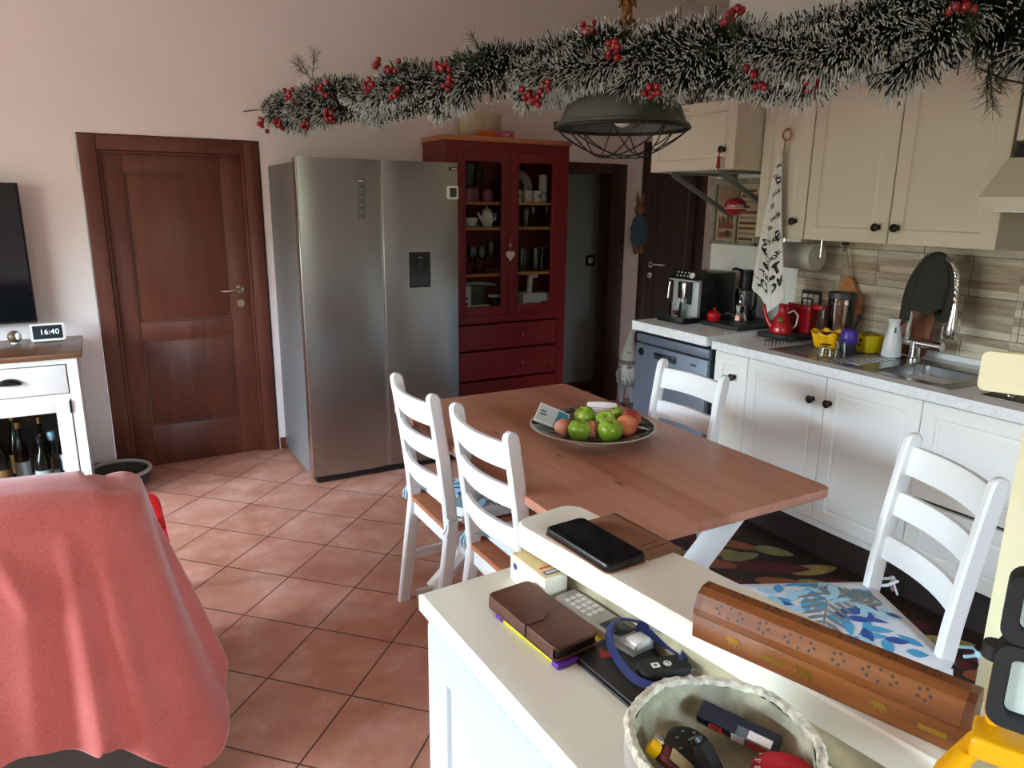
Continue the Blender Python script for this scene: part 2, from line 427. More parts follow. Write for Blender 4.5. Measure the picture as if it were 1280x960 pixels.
for z0, z1 in ((.866, 1.697), (.246, .765)): mb.box((.186, yl+.006, z0+.012), (.66, yl+.014, z1-.012), bev=.005)
mb.build('door_leaf', m_mahog, d1, 40)
lever_handle(d1, .728, 1.035, yl, -1)
# chipped plaster edge around the left door
struct(MB().raw([(-.062, WF-.004, 1.893), (-.034, WF-.004, 1.893), (-.036, WF-.004, 1.80), (-.052, WF-.004, 1.72), (-.062, WF, 1.893), (-.034, WF, 1.893), (-.036, WF, 1.80), (-.052, WF, 1.72)],
     [(0, 1, 2, 3), (4, 7, 6, 5), (0, 4, 5, 1), (1, 5, 6, 2), (2, 6, 7, 3), (3, 7, 4, 0)]).build('trim_1', m_ceil))
# door_2: open doorway to the grey corridor
d2 = struct(bpy.data.objects.new('door_2', None)); COL.objects.link(d2)
mb = MB()
for a, b in (((3.455, y0, 0), (3.60, WF+.14, 1.855)), ((2.92, y0, 0), (3.0, WF+.14, 1.855)), ((3.0, y0, 1.78), (3.455, WF+.14, 1.855))): mb.box(a, b, bev=.006)
mb.build('door_frame', m_darkdoor, d2, 40)
# door_3: closed dark brown door beyond the kitchen
d3 = struct(bpy.data.objects.new('door_3', None)); COL.objects.link(d3)
mb = MB()
for a, b in (((3.755, y0, 0), (3.83, WF+.13, 2.03)), ((4.35, y0, 0), (4.43, WF+.13, 2.03)), ((3.83, y0, 1.95), (4.35, WF+.13, 2.03))): mb.box(a, b, bev=.006)
mb.build('door_frame', m_darkdoor, d3, 40)
mb = MB(); mb.box((3.83, WF+.03, .005), (4.35, WF+.06, 1.95))
panel_door(.51, 1.94, .02, .09, mb=mb, x0=3.835, z0=.007, y0=WF+.012)
mb.build('door_leaf', m_darkdoor, d3, 40)
lever_handle(d3, 3.885, 1.09, WF+.012, 1, m_chrome)
# windows that light the room (behind and left of the camera)
def window(name, horiz, at, u0, u1, z0, z1, nm):
    r = struct(bpy.data.objects.new(name, None)); COL.objects.link(r)
    def bx(m, a, b, c, d, t0, t1):
        if horiz == 'y': m.box((at+t0, a, c), (at+t1, b, d), bev=.005)
        else: m.box((a, at+t0, c), (b, at+t1, d), bev=.005)
    f = MB(); s = -1
    us = [u0+(u1-u0)*i/nm for i in range(nm+1)]
    bx(f, u0, u1, z0, z0+.06, -.10, -.04); bx(f, u0, u1, z1-.06, z1, -.10, -.04)
    for i, u in enumerate(us): bx(f, max(u0, u-.035), min(u1, u+.035), z0, z1, -.10, -.04)
    f.build('window_frame', m_white, r)
    g = MB()
    for a, b in zip(us, us[1:]): bx(g, a+.03, b-.03, z0+.05, z1-.05, -.073, -.067)
    g.build('window_pane', m_pane, r)
window('window_1', 'y', WL, *LWIN, 3); window('window_2', 'x', WB, *BWIN, 3)

# half wall, its cap and the pillar (turned 8 degrees)
ca, sa = math.cos(R(8)), math.sin(R(8))
def HW(r, d, z=0): return (.56+r*ca+d*sa, .99+r*sa-d*ca, z)     # r across to the right, d along towards the camera
def hwm(): return Matrix(((ca, sa, 0, .56), (sa, -ca, 0, .99), (0, 0, 1, 0), (0, 0, 0, 1)))
mb = MB(); mb.T = hwm(); mb.box((.022, .03, 0), (.115, 1.6, 1.0)); struct(mb.build('wall_half', M('half_wall_stone', 'b9ab8c', .8, var=.35, vscale=25, bump=.3, bscale=50)))
mb = MB(); mb.T = hwm()
pl = [(.137, 1.6), (0, 1.6)]+[(.03-.03*math.cos(R(t)), .03-.03*math.sin(R(t))) for t in range(0, 91, 15)]+[(.107+.03*math.sin(R(t)), .03-.03*math.cos(R(t))) for t in range(0, 91, 15)]
def inset(p, q): 
    cx, cy = .0685, .8; return [(x+(q if x < cx else -q), y+(q if y < .2 else 0)) for x, y in p]
secs = []
for z, q in ((1.0, .003), (1.003, 0), (1.037, 0), (1.04, .003)): secs.append([(x, y, z) for x, y in inset(pl, q)])
mb.loft(secs); struct(mb.build('trim_2', m_counter, smooth=30))
pr = MB(); A = Vector((.80, .363)); dd = Vector((sa, -ca)); rr_ = Vector((ca, sa))
poly = [A, A+dd*.2, A+dd*.2+rr_*.13, A+rr_*.13]
pr.prism([tuple(p) for p in poly], 0, CH); struct(pr.build('wall_pillar', m_pillar))
# ------------------------------------------------------------------ refrigerator (front at Y 3.90)
FY = 3.905
fr = thing('refrigerator', 'large stainless steel side-by-side refrigerator beside the brown door', 'refrigerator', (.925, FY, 0))
mb = MB(); mb.box((.004, .075, .03), (.906, .70, 1.755), bev=.006); mb.build('body', m_grayside, fr, 40)
mb = MB(); mb.box((.02, .01, .012), (.89, .6, .035)); mb.build('base_grille', m_black, fr)
for x in (.05, .86): MB().cyl((x, .04, 0), (x, .04, .03), .022, 12).build('foot', m_black, fr, 40)
mb = MB(); mb.box((.06, .05, 1.755), (.14, .16, 1.772), bev=.004); mb.build('hinge_cover', m_black, fr)
def fdoor(x0, x1):
    # slightly bowed steel door front
    n = 8; pts = []
    for i in range(n+1):
        u = i/n; pts.append((x0+(x1-x0)*u, .012*(2*u-1)**4*1.0))
    poly = [(x1, .068), (x0, .068)]+pts
    return MB().prism(poly, .042, 1.776)
dl = fdoor(.0, .452).build('door', m_steel, fr, 25)
dr = fdoor(.458, .91).build('door', m_steel, fr, 25)
mb = MB(); mb.box((-.003, .002, .045), (.006, .05, 1.774), bev=.002); mb.build('edge_trim', M('bright_steel', 'e0e0e0', .2, 1), dl, 40)
mb = MB(); mb.box((.453, .0, .045), (.459, .03, 1.774), bev=.002); mb.build('edge_trim', M('bright_steel', 'e0e0e0', .2, 1), dr, 40)
mb = MB(); mb.box((.315, -.002, 1.47), (.358, .01, 1.68), bev=.002)
for i, z in enumerate((1.50, 1.54, 1.58, 1.62)): mb.box((.328, -.0026, z), (.346, -.002, z+.002), m=1)
mb.box((.322, -.0026, 1.662), (.35, -.002, 1.668), m=1)
mb.build('control_panel', [M('grey_panel', '74756f', .3, .5), m_white], dl)
mb = MB(); Z0, Z1, X0, X1 = 1.085, 1.285, .60, .73
mb.box((X0, -.003, Z0), (X1, .01, Z1), m=0, bev=.004); mb.box((X0+.012, -.0042, Z0+.012), (X1-.012, -.003, Z1-.05), m=1)
mb.box((X0+.012, -.0046, Z1-.042), (X1-.012, -.003, Z1-.01), m=0); mb.box((X0+.05, -.018, Z0+.1), (X1-.05, -.004, Z1-.055), m=0, bev=.004)
mb.box((X0+.055, -.0052, Z1-.032), (X1-.05, -.0046, Z1-.029), m=2)
mb.build('water_dispenser', [m_black, M('gloss_black', '08080a', .12), m_white], dr)
mb = MB(); mb.box((.855, -.001, 1.735), (.906, .006, 1.75)); mb.box((.868, -.0016, 1.740), (.900, -.001, 1.745), m=1)
mb.build('badge', [m_black, m_ceramic], dr)
mb = MB(); 
mb.T = Matrix.Translation((.872+.925, FY+.0015, 1.613)) @ Matrix.Rotation(R(90), 4, 'X')
mb.prism(rrect(.064, .074, .010), 0, .012, 0); mb.prism(rrect(.042, .050, .003), .012, .0135, 1)
tag(mb.build('kitchen_timer', [m_ceramic, M('grey_lcd', '3c413c', .3)], smooth=30), 'small square white framed timer stuck on the refrigerator door', 'timer')

# ------------------------------------------------------------------ red display cabinet
CX, CYY = 1.925, 4.27
cb = thing('display_cabinet', 'tall dark red cabinet with two glass doors beside the refrigerator', 'cabinet', (CX, CYY, 0))
mb = MB()
mb.box((.0, .0, 0), (.065, .022, 1.93)); mb.box((.835, 0, 0), (.90, .022, 1.93))
mb.box((.0, .022, 0), (.02, .37, 1.93)); mb.box((.88, .022, 0), (.90, .37, 1.93)); mb.box((.02, .355, .03), (.88, .37, 1.93))
mb.box((.02, .022, .80), (.88, .355, .825)); mb.box((.02, .022, 1.88), (.88, .355, 1.93)); mb.box((.065, 0, 1.875), (.835, .022, 1.93))
mb.box((.065, 0, .785), (.835, .022, .83)); mb.box((.065, .002, 0), (.835, .022, .08)); mb.box((.02, .022, .03), (.88, .355, .05))
mb.build('carcass', m_redcab, cb, 40)
mb = MB(); mb.box((-.012, -.014, 1.93), (.912, .372, 1.962), bev=.004); mb.build('top', m_birch, cb, 40)
for z in (1.105, 1.405, 1.565):
    mb = MB(); mb.box((.022, .03, z-.018), (.878, .354, z), bev=.002); mb.build('shelf', m_birch, cb)
for x0, x1 in ((.067, .4485), (.4515, .833)):
    mb = MB(); w_, h_ = x1-x0, 1.04; z0 = .833; f = .062; n = 6
    out = [(x0, z0), (x1, z0), (x1, z0+h_), (x0, z0+h_)]
    ins = rrect(w_-2*f, h_-2*f, .022, 5, (x0+x1)/2, z0+h_/2)
    # frame = four boxes plus small rounded corner pieces
    for a, b in (((x0, -.006, z0), (x0+f, .016, z0+h_)), ((x1-f, -.006, z0), (x1, .016, z0+h_)), ((x0+f, -.006, z0), (x1-f, .016, z0+f)), ((x0+f, -.006, z0+h_-f), (x1-f, .016, z0+h_))): mb.box(a, b, bev=.003)
    for cx, cz, sx, sz in ((x0+f, z0+f, 1, 1), (x1-f, z0+f, -1, 1), (x0+f, z0+h_-f, 1, -1), (x1-f, z0+h_-f, -1, -1)):
        r = .024; vs = [(cx-sx*.002, cz-sz*.002)]+[(cx+sx*(r-r*math.sin(R(t))), cz+sz*(r-r*math.cos(R(t)))) for t in range(0, 91, 15)]
        mb.raw([(x, y, z) for y in (-.004, .014) for x, z in vs], [list(range(8)), list(range(8, 16))]+[(i, (i+1) % 8, 8+(i+1) % 8, 8+i) for i in range(8)])
    d = mb.build('glass_door', m_redcab, cb, 40)
    MB().box((x0+f-.008, .004, z0+f-.008), (x1-f+.008, .007, z0+h_-f+.008)).build('pane', m_pane, d)
mb = MB(); mb.ball((.44, -.016, 1.33), .012); mb.cyl((.44, -.006, 1.33), (.44, -.014, 1.33), .006); mb.build('knob', m_redcab, cb, 180)
for z0, z1 in ((.605, .772), (.40, .593), (.09, .388)):
    d = panel_door(.764, z1-z0, .02, .03, .003, .004, x0=.068, z0=z0, y0=-.005).build('drawer', m_redcab, cb, 40)
    for x in (.55,):
        MB().lathe([(.008, 0), (.008, .014), (.017, .018), (.018, .026), (.010, .031), (0, .032)], 14).build('knob', m_redcab, d, 40, loc=(x, -.005, (z0+z1)/2)).rotation_euler = (R(90), 0, 0)
# heart hanging from the cabinet knob
h = thing('heart_ornament', 'white wooden heart hanging on the red cabinet door knob', 'ornament', (CX+.44, CYY-.028, 1.33))
pts = []
for i in range(40):
    t = 2*PI*i/40; pts.append((16*math.sin(t)**3*.0020, (13*math.cos(t)-5*math.cos(2*t)-2*math.cos(3*t)-math.cos(4*t))*.0023))
mb = MB(); mb.T = Matrix.Translation((0, .006, -.105)) @ Matrix.Rotation(R(90), 4, 'X'); mb.prism(pts, 0, .012); mb.build('heart', M('chalk_white', 'd6d2c8', .7), h, 30)
mb = MB(); mb.tube([(0, 0, -.09), (-.006, 0, -.05), (-.003, -.002, .0), (.003, -.002, 0), (.006, 0, -.05), (0, 0, -.09)], .0025, 6)
mb.box((-.012, -.003, -.05), (.012, .003, -.03), bev=.002); mb.build('ribbon', M('pink_ribbon', 'a8625c', .8), h, 40)

# --- things on and in the cabinet (w = world position helper, shelf heights known)
def cw(x, y, z): return (CX+x, CYY+y, z)
SH = (.8255, 1.1055, 1.4055, 1.5655)
mb = MB(); mb.box((0, 0, 0), (.21, .14, .045), m=0, bev=.002); mb.box((.07, -.0006, .004), (.205, .0, .041), m=1); mb.box((.15, -.001, .012), (.165, -.0006, .03), m=2); mb.box((.12, -.001, .018), (.142, -.0006, .024), m=2)
tag(mb.build('cardboard_box', [M('orange_card', 'b8622e', .6), M('pink_print', 'b0566a', .5), m_ceramic], smooth=30, loc=cw(.30, .05, 1.9625), rz=R(2)), 'flat orange and pink box lying on top of the red cabinet', 'box')
mb = MB(); mb.lathe([(.10, 0), (.135, .02), (.15, .09), (.155, .16), (.145, .16), (.135, .09), (.12, .015)], 28, sy=.6)
tag(mb.build('wicker_basket', M('pale_wicker', 'c9bda4', .9, var=.3, vscale=40, bump=.6, bscale=60, stretch=(1, 1, 3)), smooth=60, loc=cw(.36, .255, 1.9625)), 'pale oval wicker basket on top of the red cabinet behind the flat box', 'basket')
# top shelf, left: blender, pink jar, flower ornament
b = thing('blender', 'old blender with glass jug and dark lid behind the upper left pane', 'blender', cw(.25, .2, SH[3]))
MB().lathe([(.07, 0), (.075, .01), (.068, .075), (.05, .09), (0, .09)], 20).build('base', M('mauve_plastic', '8e5a6a', .4), b, 40)
MB().lathe([(.04, .092), (.048, .10), (.066, .24), (.062, .24), (.044, .104), (0, .104)], 20).build('jug', m_glass, b, 40)
mb = MB(); mb.lathe([(.068, .241), (.07, .262), (.03, .266), (.028, .285), (0, .285)], 20); mb.tube([(.06, 0, .22), (.10, 0, .21), (.10, 0, .13), (.055, 0, .12)], .009, 8)
mb.build('lid', m_blackm, b, 40)
mb = MB(); mb.lathe([(.028, 0), (.036, .015), (.036, .06), (.024, .07), (.026, .08), (0, .082)], 16)
tag(mb.build('pink_jar', M('pink_glaze', 'a8657a', .35), smooth=40, loc=cw(.365, .15, SH[3])), 'small pink lidded jar beside the blender in the red cabinet', 'jar')
f = thing('flower_ornament', 'dried flower ornament on the top shelf of the red cabinet', 'ornament', cw(.125, .17, SH[3]))
MB().lathe([(.025, 0), (.03, .01), (.022, .05), (.026, .06), (.0, .06)], 14).build('vase', M('tan_vase', '8a6b48', .6), f, 40)
for i, (x, z) in enumerate(((-.02, .10), (.02, .14), (.0, .18), (.035, .09), (.045, .19))):
    mb = MB(); mb.tube([(0, 0, .055), (x*.5, 0, z*.7), (x, -.005, z)], .0018, 6, m=1)
    for k in range(6): mb.ball((x+.013*math.cos(k*PI/3), -.008, z+.013*math.sin(k*PI/3)), (.009, .004, .009), m=0, seg=8, rings=5)
    mb.ball((x, -.011, z), .006, m=1, seg=8, rings=5); mb.build('flower', [M('dry_flower', 'a89a78', .8), M('dry_stem', '5c4c30', .8)], f, 60)
# top shelf, right: plate, row of cups, stacked cups, glass dome
mb = MB(); mb.T = Matrix.Translation((0, 0, .105)) @ Matrix.Rotation(R(80), 4, 'X')
mb.lathe([(0, 0), (.06, .002), (.068, .008), (.104, .016), (.105, .019), (.066, .012), (.058, .006)], 36, m=0); mb.lathe([(0, .0062), (.05, .0068), (.05, .0072), (0, .0072)], 28, m=1)
tag(mb.build('display_plate', [M('plate_grey', '9a9892', .3), M('plum_print', '4a2a30', .4)], smooth=40, loc=cw(.62, .205, SH[3])), 'round pale plate with dark centre standing on the cabinet top shelf', 'plate')
def cup_mb(r=.033, h=.075, prt=None, handle=True):
    mb = MB(); mb.lathe([(r*.8, 0), (r, .006), (r, h), (r*.93, h), (r*.9, .008), (0, .008)], 20, m=0)
    if handle: mb.tube([(r*.95, 0, h*.8), (r*1.6, 0, h*.75), (r*1.6, 0, h*.3), (r*.95, 0, h*.22)], .004, 8, m=0)
    if prt:
        mb.text(prt, .04, Matrix.Translation((0, -r-.0004, h*.5)) @ Matrix.Rotation(R(90), 4, 'X'), m=1, depth=.0006)
    return mb
for x, p, l in ((.505, None, 'plain pale mug at the left end of the mug row in the red cabinet'), (.567, 'B', 'pale mug with a dark letter, second in the row in front of the plate'), (.648, 'I', 'pale mug with a dark stroke standing directly in front of the plate'), (.720, 'M', 'pale mug with a dark letter right of the plate foot, next to the stacked cups')):
    tag(cup_mb(.031, .075, p, False).build('mug', [m_ceramic, m_print], smooth=50, loc=cw(x, .11, SH[3])), l, 'mug', 'mugs in a row on the cabinet top shelf')
for i, l in enumerate(('bottom white cup of the stack of three in the red cabinet', 'middle white cup of the stack of three in the red cabinet', 'top white cup of the stack of three in the red cabinet')):
    tag(cup_mb(.03, .06, None, False).build('stacked_cup', [m_ceramic, m_print], smooth=50, loc=cw(.79, .15, SH[3]+i*.0605)), l, 'cup', 'white cups stacked in the red cabinet')
cs = thing('cake_stand', 'glass cake stand with domed lid behind the plate on the top shelf', 'cake stand', cw(.66, .29, SH[3]))
MB().lathe([(.045, 0), (.012, .012), (.012, .20), (.055, .212), (.055, .2145), (0, .2145)], 24).build('stand', m_glass, cs, 50)
MB().lathe([(.052, .215), (.05, .235), (.035, .255), (.012, .265), (.012, .28), (0, .282)], 24).build('dome', m_glass, cs, 50)
# second shelf: two cups on saucers, ornate jug, glasses
for x, l in ((.12, 'white teacup on a saucer nearest the refrigerator in the red cabinet'), (.225, 'white teacup with handle on a saucer beside the ornate pitcher')):
    t = thing('teacup', l, 'cup', cw(x, .12, SH[2]), R(20), 'teacups on the second shelf')
    MB().lathe([(.03, 0), (.035, .004), (.056, .010), (.055, .013), (.03, .007), (0, .007)], 24).build('saucer', m_ceramic, t, 50)
    mb = MB(); mb.lathe([(.02, .008), (.034, .022), (.043, .058), (.041, .058), (.031, .024), (0, .013)], 22)
    mb.tube([(.038, 0, .05), (.062, 0, .05), (.06, 0, .028), (.034, 0, .024)], .0035, 8); mb.build('cup', m_ceramic, t, 60)
j = thing('ornate_pitcher', 'ornate white pitcher with knobbed lid on second shelf behind left pane', 'pitcher', cw(.345, .12, SH[2]))
mb = MB(); mb.lathe([(.03, 0), (.034, .006), (.03, .012), (.046, .04), (.046, .065), (.032, .09), (.034, .10), (0, .10)], 22); mb.tube([(.04, 0, .085), (.065, 0, .08), (.062, 0, .045), (.044, 0, .04)], .005, 8)
mb.tube([(-.04, 0, .045), (-.06, 0, .07), (-.066, 0, .092)], .008, 8, rr=[.011, .008, .006]); mb.build('body', m_ceramic, j, 60)
MB().lathe([(.032, .1005), (.02, .115), (.006, .12), (.009, .13), (0, .137)], 18).build('lid', m_ceramic, j, 60)
def goblet(h, r):
    return MB().lathe([(r*.8, 0), (r*.75, .004), (.006, .01), (.005, h*.42), (r*.6, h*.5), (r, h*.72), (r*.86, h), (r*.82, h), (r*.95, h*.72), (r*.55, h*.53), (0, h*.48)], 20)
def tumbler(h, r):
    return MB().lathe([(r*.82, 0), (r*.86, .003), (r, h), (r*.94, h), (r*.78, .012), (0, .012)], 20)
def bottle(h, r):
    return MB().lathe([(r*.9, 0), (r, .006), (r, h*.55), (r*.8, h*.66), (r*.33, h*.75), (r*.3, h*.96), (r*.36, h*.965), (r*.36, h), (0, h)], 20)
tm = {}
def glass(kind, mb, x, y, z, label, group, mat=m_glass):
    tag(mb.build(kind, mat, smooth=50, loc=cw(x, y, z)), label, 'glass', group)
for x, y in ((.52, .15), (.585, .2), (.64, .12)):
    glass('tumbler', tumbler(.115, .033), x, y, SH[2], 'clear tumbler on the second shelf below the plate, right pane', 'tumblers on the second shelf')
for x, y in ((.71, .14), (.77, .2), (.80, .11)):
    glass('wine_glass', goblet(.135, .028), x, y, SH[2], 'small stemmed glass near the right end of the second shelf', 'stemmed glasses on the second shelf')
for x, y in ((.10, .12), (.165, .2), (.33, .2)):
    glass('glass_bottle', bottle(.25, .034), x, y, SH[1], 'clear slim glass bottle on the third shelf behind the left pane', 'glass bottles on the third shelf')
for x, y in ((.23, .1), (.30, .1), (.37, .11)):
    glass('wine_glass', goblet(.2 if x > .35 else .17, .036), x, y, SH[1], 'stemmed glass on the third shelf behind the left pane', 'stemmed glasses on the third shelf')
for x, y in ((.53, .1), (.54, .22)):
    glass('glass_vase', tumbler(.2, .04), x, y, SH[1], 'tall cut glass vase on the third shelf behind the heart ornament', 'tall vases on the third shelf')
for x, y in ((.62, .12), (.69, .18), (.71, .09), (.79, .15)):
    glass('beer_glass', tumbler(.15, .036), x, y, SH[1], 'clear glass on the third shelf behind the right pane', 'glasses on the third shelf right')
# bottom shelf: bread machine-like white appliance, glass jars, small food processor
f = thing('food_processor', 'white kitchen machine with a row of round buttons behind the lower left pane', 'kitchen machine', cw(.075, .05, SH[0]))
mb = MB(); mb.box((0, 0, 0), (.12, .22, .205), bev=.01); mb.box((.12, .02, 0), (.27, .22, .07), bev=.01); mb.build('body', M('offwhite_plastic', 'c9c8c0', .4), f, 40)
mb = MB(); mb.prism([(.135, .04), (.235, .04), (.235, .20), (.135, .20)], .071, .2, taper=1.12); mb.build('bowl', M('smoky_plastic', '4a4a46', .2), f, 30)
mb = MB()
for a in range(3): mb.cyl((.085, .0, .05+a*.035), (.085, -.004, .05+a*.035), .011, 14)
mb.build('buttons', M('grey_button', '4c4c4a', .5), f, 40)
mb = MB()
for a in range(6): mb.box((.03, -.001, .04+a*.014), (.055, .001, .044+a*.014))
mb.box((.03, -.0012, .14), (.065, .001, .175)); mb.build('display', m_print, f)
mb = MB(); mb.box((-.005, .01, .206), (.14, .21, .222), bev=.006); mb.T = Matrix.Rotation(R(6), 4, 'Y'); mb.box((.10, .03, .222), (.30, .19, .240), bev=.006); mb.build('lid', M('grey_lid', '8a8d92', .35), f, 40)
k = thing('sewing_machine', 'white hand mixer machine with upright handle behind the lower right pane', 'kitchen machine', cw(.60, .07, SH[0]))
mb = MB(); mb.prism([(0, 0), (.22, 0), (.22, .2), (0, .2)], 0, .12, taper=.93); mb.box((.0, -.003, .117), (.215, .2, .128), bev=.004); mb.build('base', M('offwhite_plastic', 'c9c8c0', .4), k, 40)
mb = MB(); mb.beam((.075, .05, .125), (.085, .05, .25), .022, .03); mb.box((.085, .035, .232), (.14, .065, .25), bev=.004); mb.build('handle', M('offwhite_plastic', 'c9c8c0', .4), k, 40)
mb = MB(); mb.cyl((.16, 0, .045), (.16, -.012, .045), .027, 20); mb.build('dial', M('grey_button', '4c4c4a', .5), k, 40)
k.name = 'hand_mixer'
for nm, x, y, l in (('storage_jar', .53, .1, 'dark filled jar with pale lid beside the white mixer base'), ('storage_jar', .395, .11, 'small glass jar beside the white machine behind the left pane')):
    t = thing(nm, l, 'jar', cw(x, y, SH[0]))
    MB().lathe([(.038, 0), (.042, .006), (.042, .10), (.035, .115), (0, .115)], 20).build('jar_body', M('dark_jar', '3a2a22', .2) if x > .5 else m_glass, t, 50)
    MB().lathe([(.04, .1155), (.041, .13), (0, .132)], 20).build('lid', M('pale_lid', 'b0aaa0', .4), t, 40)

# wall switch in the corridor
sw = thing('light_switch', 'white light switch in black frame on the grey corridor wall', 'switch', (3.60, 5.02, 1.10))
def switch(parent, w_, h_, frame=m_black, n=1):
    mb = MB(); mb.T = Matrix.Rotation(R(90), 4, 'X'); mb.prism(rrect(w_, h_, .006), 0, .009); mb.build('frame', frame, parent, 30)
    for i in range(n):
        x = (i-(n-1)/2)*w_*.3 if n > 1 else 0
        MB().box((x-w_*.27 if n == 1 else x-w_*.12, -.013, -h_*.28), (x+w_*.27 if n == 1 else x+w_*.12, -.008, h_*.28), bev=.002).build('rocker', m_ceramic, parent, 40)
switch(sw, .085, .085); sw.location = (3.555, 5.0195, 1.105)

# plush rabbit hanging by the doorway
pb = thing('plush_rabbit', 'plush rabbit in blue denim hanging on wall beside the dark door', 'soft toy', (3.70, 4.585, 1.18))
m_tan = M('tan_plush', '8a5f40', .9); m_denim = M('denim', '44586c', .85, var=.25, vscale=60)
mb = MB(); mb.ball((0, 0, .34), (.042, .038, .045)); mb.ball((0, -.03, .33), (.02, .015, .015))
for s in (-1, 1):
    mb.tube([(s*.018, 0, .37), (s*.025, 0, .42), (s*.03, -.004, .465)], .01, 10, rr=[.010, .016, .006]); mb.tube([(s*.028, 0, .08), (s*.03, -.005, .03), (s*.03, -.02, .008)], .02, 10, rr=[.022, .02, .016])
mb.build('body', m_tan, pb, 180)
mb = MB(); mb.lathe([(.05, .07), (.066, .12), (.062, .2), (.04, .28), (.025, .305), (0, .305)], 18, sy=.7)
for s in (-1, 1): mb.tube([(s*.035, 0, .27), (s*.062, -.008, .2), (s*.066, -.02, .14)], .018, 10, rr=[.018, .018, .014])
mb.lathe([(.0, .066), (.05, .07)], 18, sy=.7); mb.build('dress', m_denim, pb, 60)
MB().tube([(0, 0, .38), (0, .02, .44), (0, .045, .5)], .002, 6).build('hanging_loop', m_tan, pb)

# gnome next to the dishwasher
g = thing('gnome_figure', 'standing white bearded gnome with tall pale hat beside the dishwasher', 'gnome', (3.52, 4.40, 0), R(-38))
g.scale = (.66, .66, .66)
m_fur = M('white_fur', 'd8d4ce', .95, var=.12, vscale=60, bump=1, bscale=90); m_felt = M('pale_felt', 'c4beb6', .95)
mb = MB()
for s in (-1, 1): mb.tube([(s*.05, 0, .30), (s*.06, -.01, .12), (s*.06, -.02, .05)], .03, 10, rr=[.036, .03, .03])
mb.build('legs', M('grey_knit', '8f8c90', .9), g, 60)
mb = MB()
for s in (-1, 1): mb.ball((s*.06, -.045, .038), (.042, .07, .038))
mb.build('boots', M('dark_felt', '4a4648', .9), g, 180)
MB().lathe([(.0, .26), (.09, .27), (.115, .34), (.105, .45), (.075, .52), (0, .53)], 20, sy=.85).build('coat', M('grey_felt', '8e8a88', .95), g, 180)
mb = MB()
for s in (-1, 1): mb.tube([(s*.08, 0, .5), (s*.12, -.02, .42), (s*.11, -.06, .36)], .03, 10, rr=[.028, .03, .024]); mb.ball((s*.108, -.07, .34), .026)
mb.build('arms', M('grey_felt', '8e8a88', .95), g, 180)
random.seed(3); mb = MB()
mb.lathe([(0, .26), (.03, .30), (.075, .40), (.088, .48), (.075, .54), (0, .56)], 18, c=(0, -.055, 0), sy=.55)
for i in range(60):
    x = random.uniform(-.08, .08); z = random.uniform(.36, .53); L = random.uniform(.06, .12)*(1-abs(x)*5)
    mb.tube([(x, -.095+abs(x)*.3, z), (x*.95, -.105+abs(x)*.3, z-L*.5), (x*.75, -.09+abs(x)*.3, z-L)], .007, 5, rr=[.007, .006, .001])
mb.build('beard', m_fur, g, 180)
MB().ball((0, -.128, .520), (.024, .022, .022)).build('nose', M('skin_nose', 'c28a72', .7), g, 180)
mb = MB(); mb.tube([(0, 0, .55), (0, 0, .60), (.0, .005, .72), (.01, .015, .84), (.035, .02, .93), (.085, .02, .955), (.115, .02, .93)], .1, 20, rr=[.108, .10, .072, .045, .03, .02, .008]); mb.build('hat', m_felt, g, 60)
mb = MB(); mb.lathe([(.112, .545), (.12, .56), (.115, .585), (.1, .59), (.1, .545)], 22, cap=False); mb.build('hat_band', M('grey_band', '77746f', .9), g, 60)
pts = [(16*math.sin(t)**3*.0012, (13*math.cos(t)-5*math.cos(2*t)-2*math.cos(3*t)-math.cos(4*t))*.0012) for t in [2*PI*i/24 for i in range(24)]]
mb = MB(); mb.tube([(x, -.078-.0, .68+z) for x, z in pts], .003, 6, closed=True); mb.build('heart', m_print, g)

# ------------------------------------------------------------------ TV and TV cabinet
tv = thing('television', 'flat black television above the white cabinet at the left', 'television', (-.925, 4.53, .92))
mb = MB(); mb.box((-.61, .012, 0), (.61, .05, .71), bev=.004); mb.box((-.3, .05, .15), (.3, .1095, .5)); mb.build('casing', m_blackm, tv)
MB().box((-.603, .008, .010), (.603, .013, .703), bev=.001).build('screen', m_screen, tv)
TX, TY = -.12, 4.09
t = thing('tv_cabinet', 'white cabinet with brown wooden top and glass doors under the television', 'cabinet', (TX, TY, 0))
W_ = 1.6; m_tvtop = wood_mat('tv_top_wood', '5a3a28', '765038', '8a6448', 'X', 1, .3)
MB().box((-W_, -.02, .802), (.0, .5, .83), bev=.004).build('top', m_tvtop, t, 40)
mb = MB()
mb.box((-W_+.025, 0, .06), (-W_+.07, .48, .80)); mb.box((-.07, 0, .06), (-.025, .48, .80)); mb.box((-W_+.07, .46, .06), (-.07, .48, .80)); mb.box((-W_+.07, .02, .06), (-.07, .46, .10)); mb.box((-W_+.07, 0, .775), (-.07, .46, .80)); mb.box((-W_+.07, .0, .60), (-.07, .46, .625))
mb.box((-.83, 0, .10), (-.79, .46, .775)); mb.box((-W_+.07, .0, .06), (-.07, .02, .115))
for x in (-W_+.03, -.075): mb.box((x, .0, 0), (x+.045, .045, .06)); mb.box((x, .435, 0), (x+.045, .48, .06))
mb.build('carcass', m_white, t, 40)
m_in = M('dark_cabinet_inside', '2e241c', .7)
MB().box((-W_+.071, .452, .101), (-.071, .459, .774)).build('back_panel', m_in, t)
MB().box((-.0785, .021, .101), (-.071, .451, .599)).build('inner_side', m_in, t)
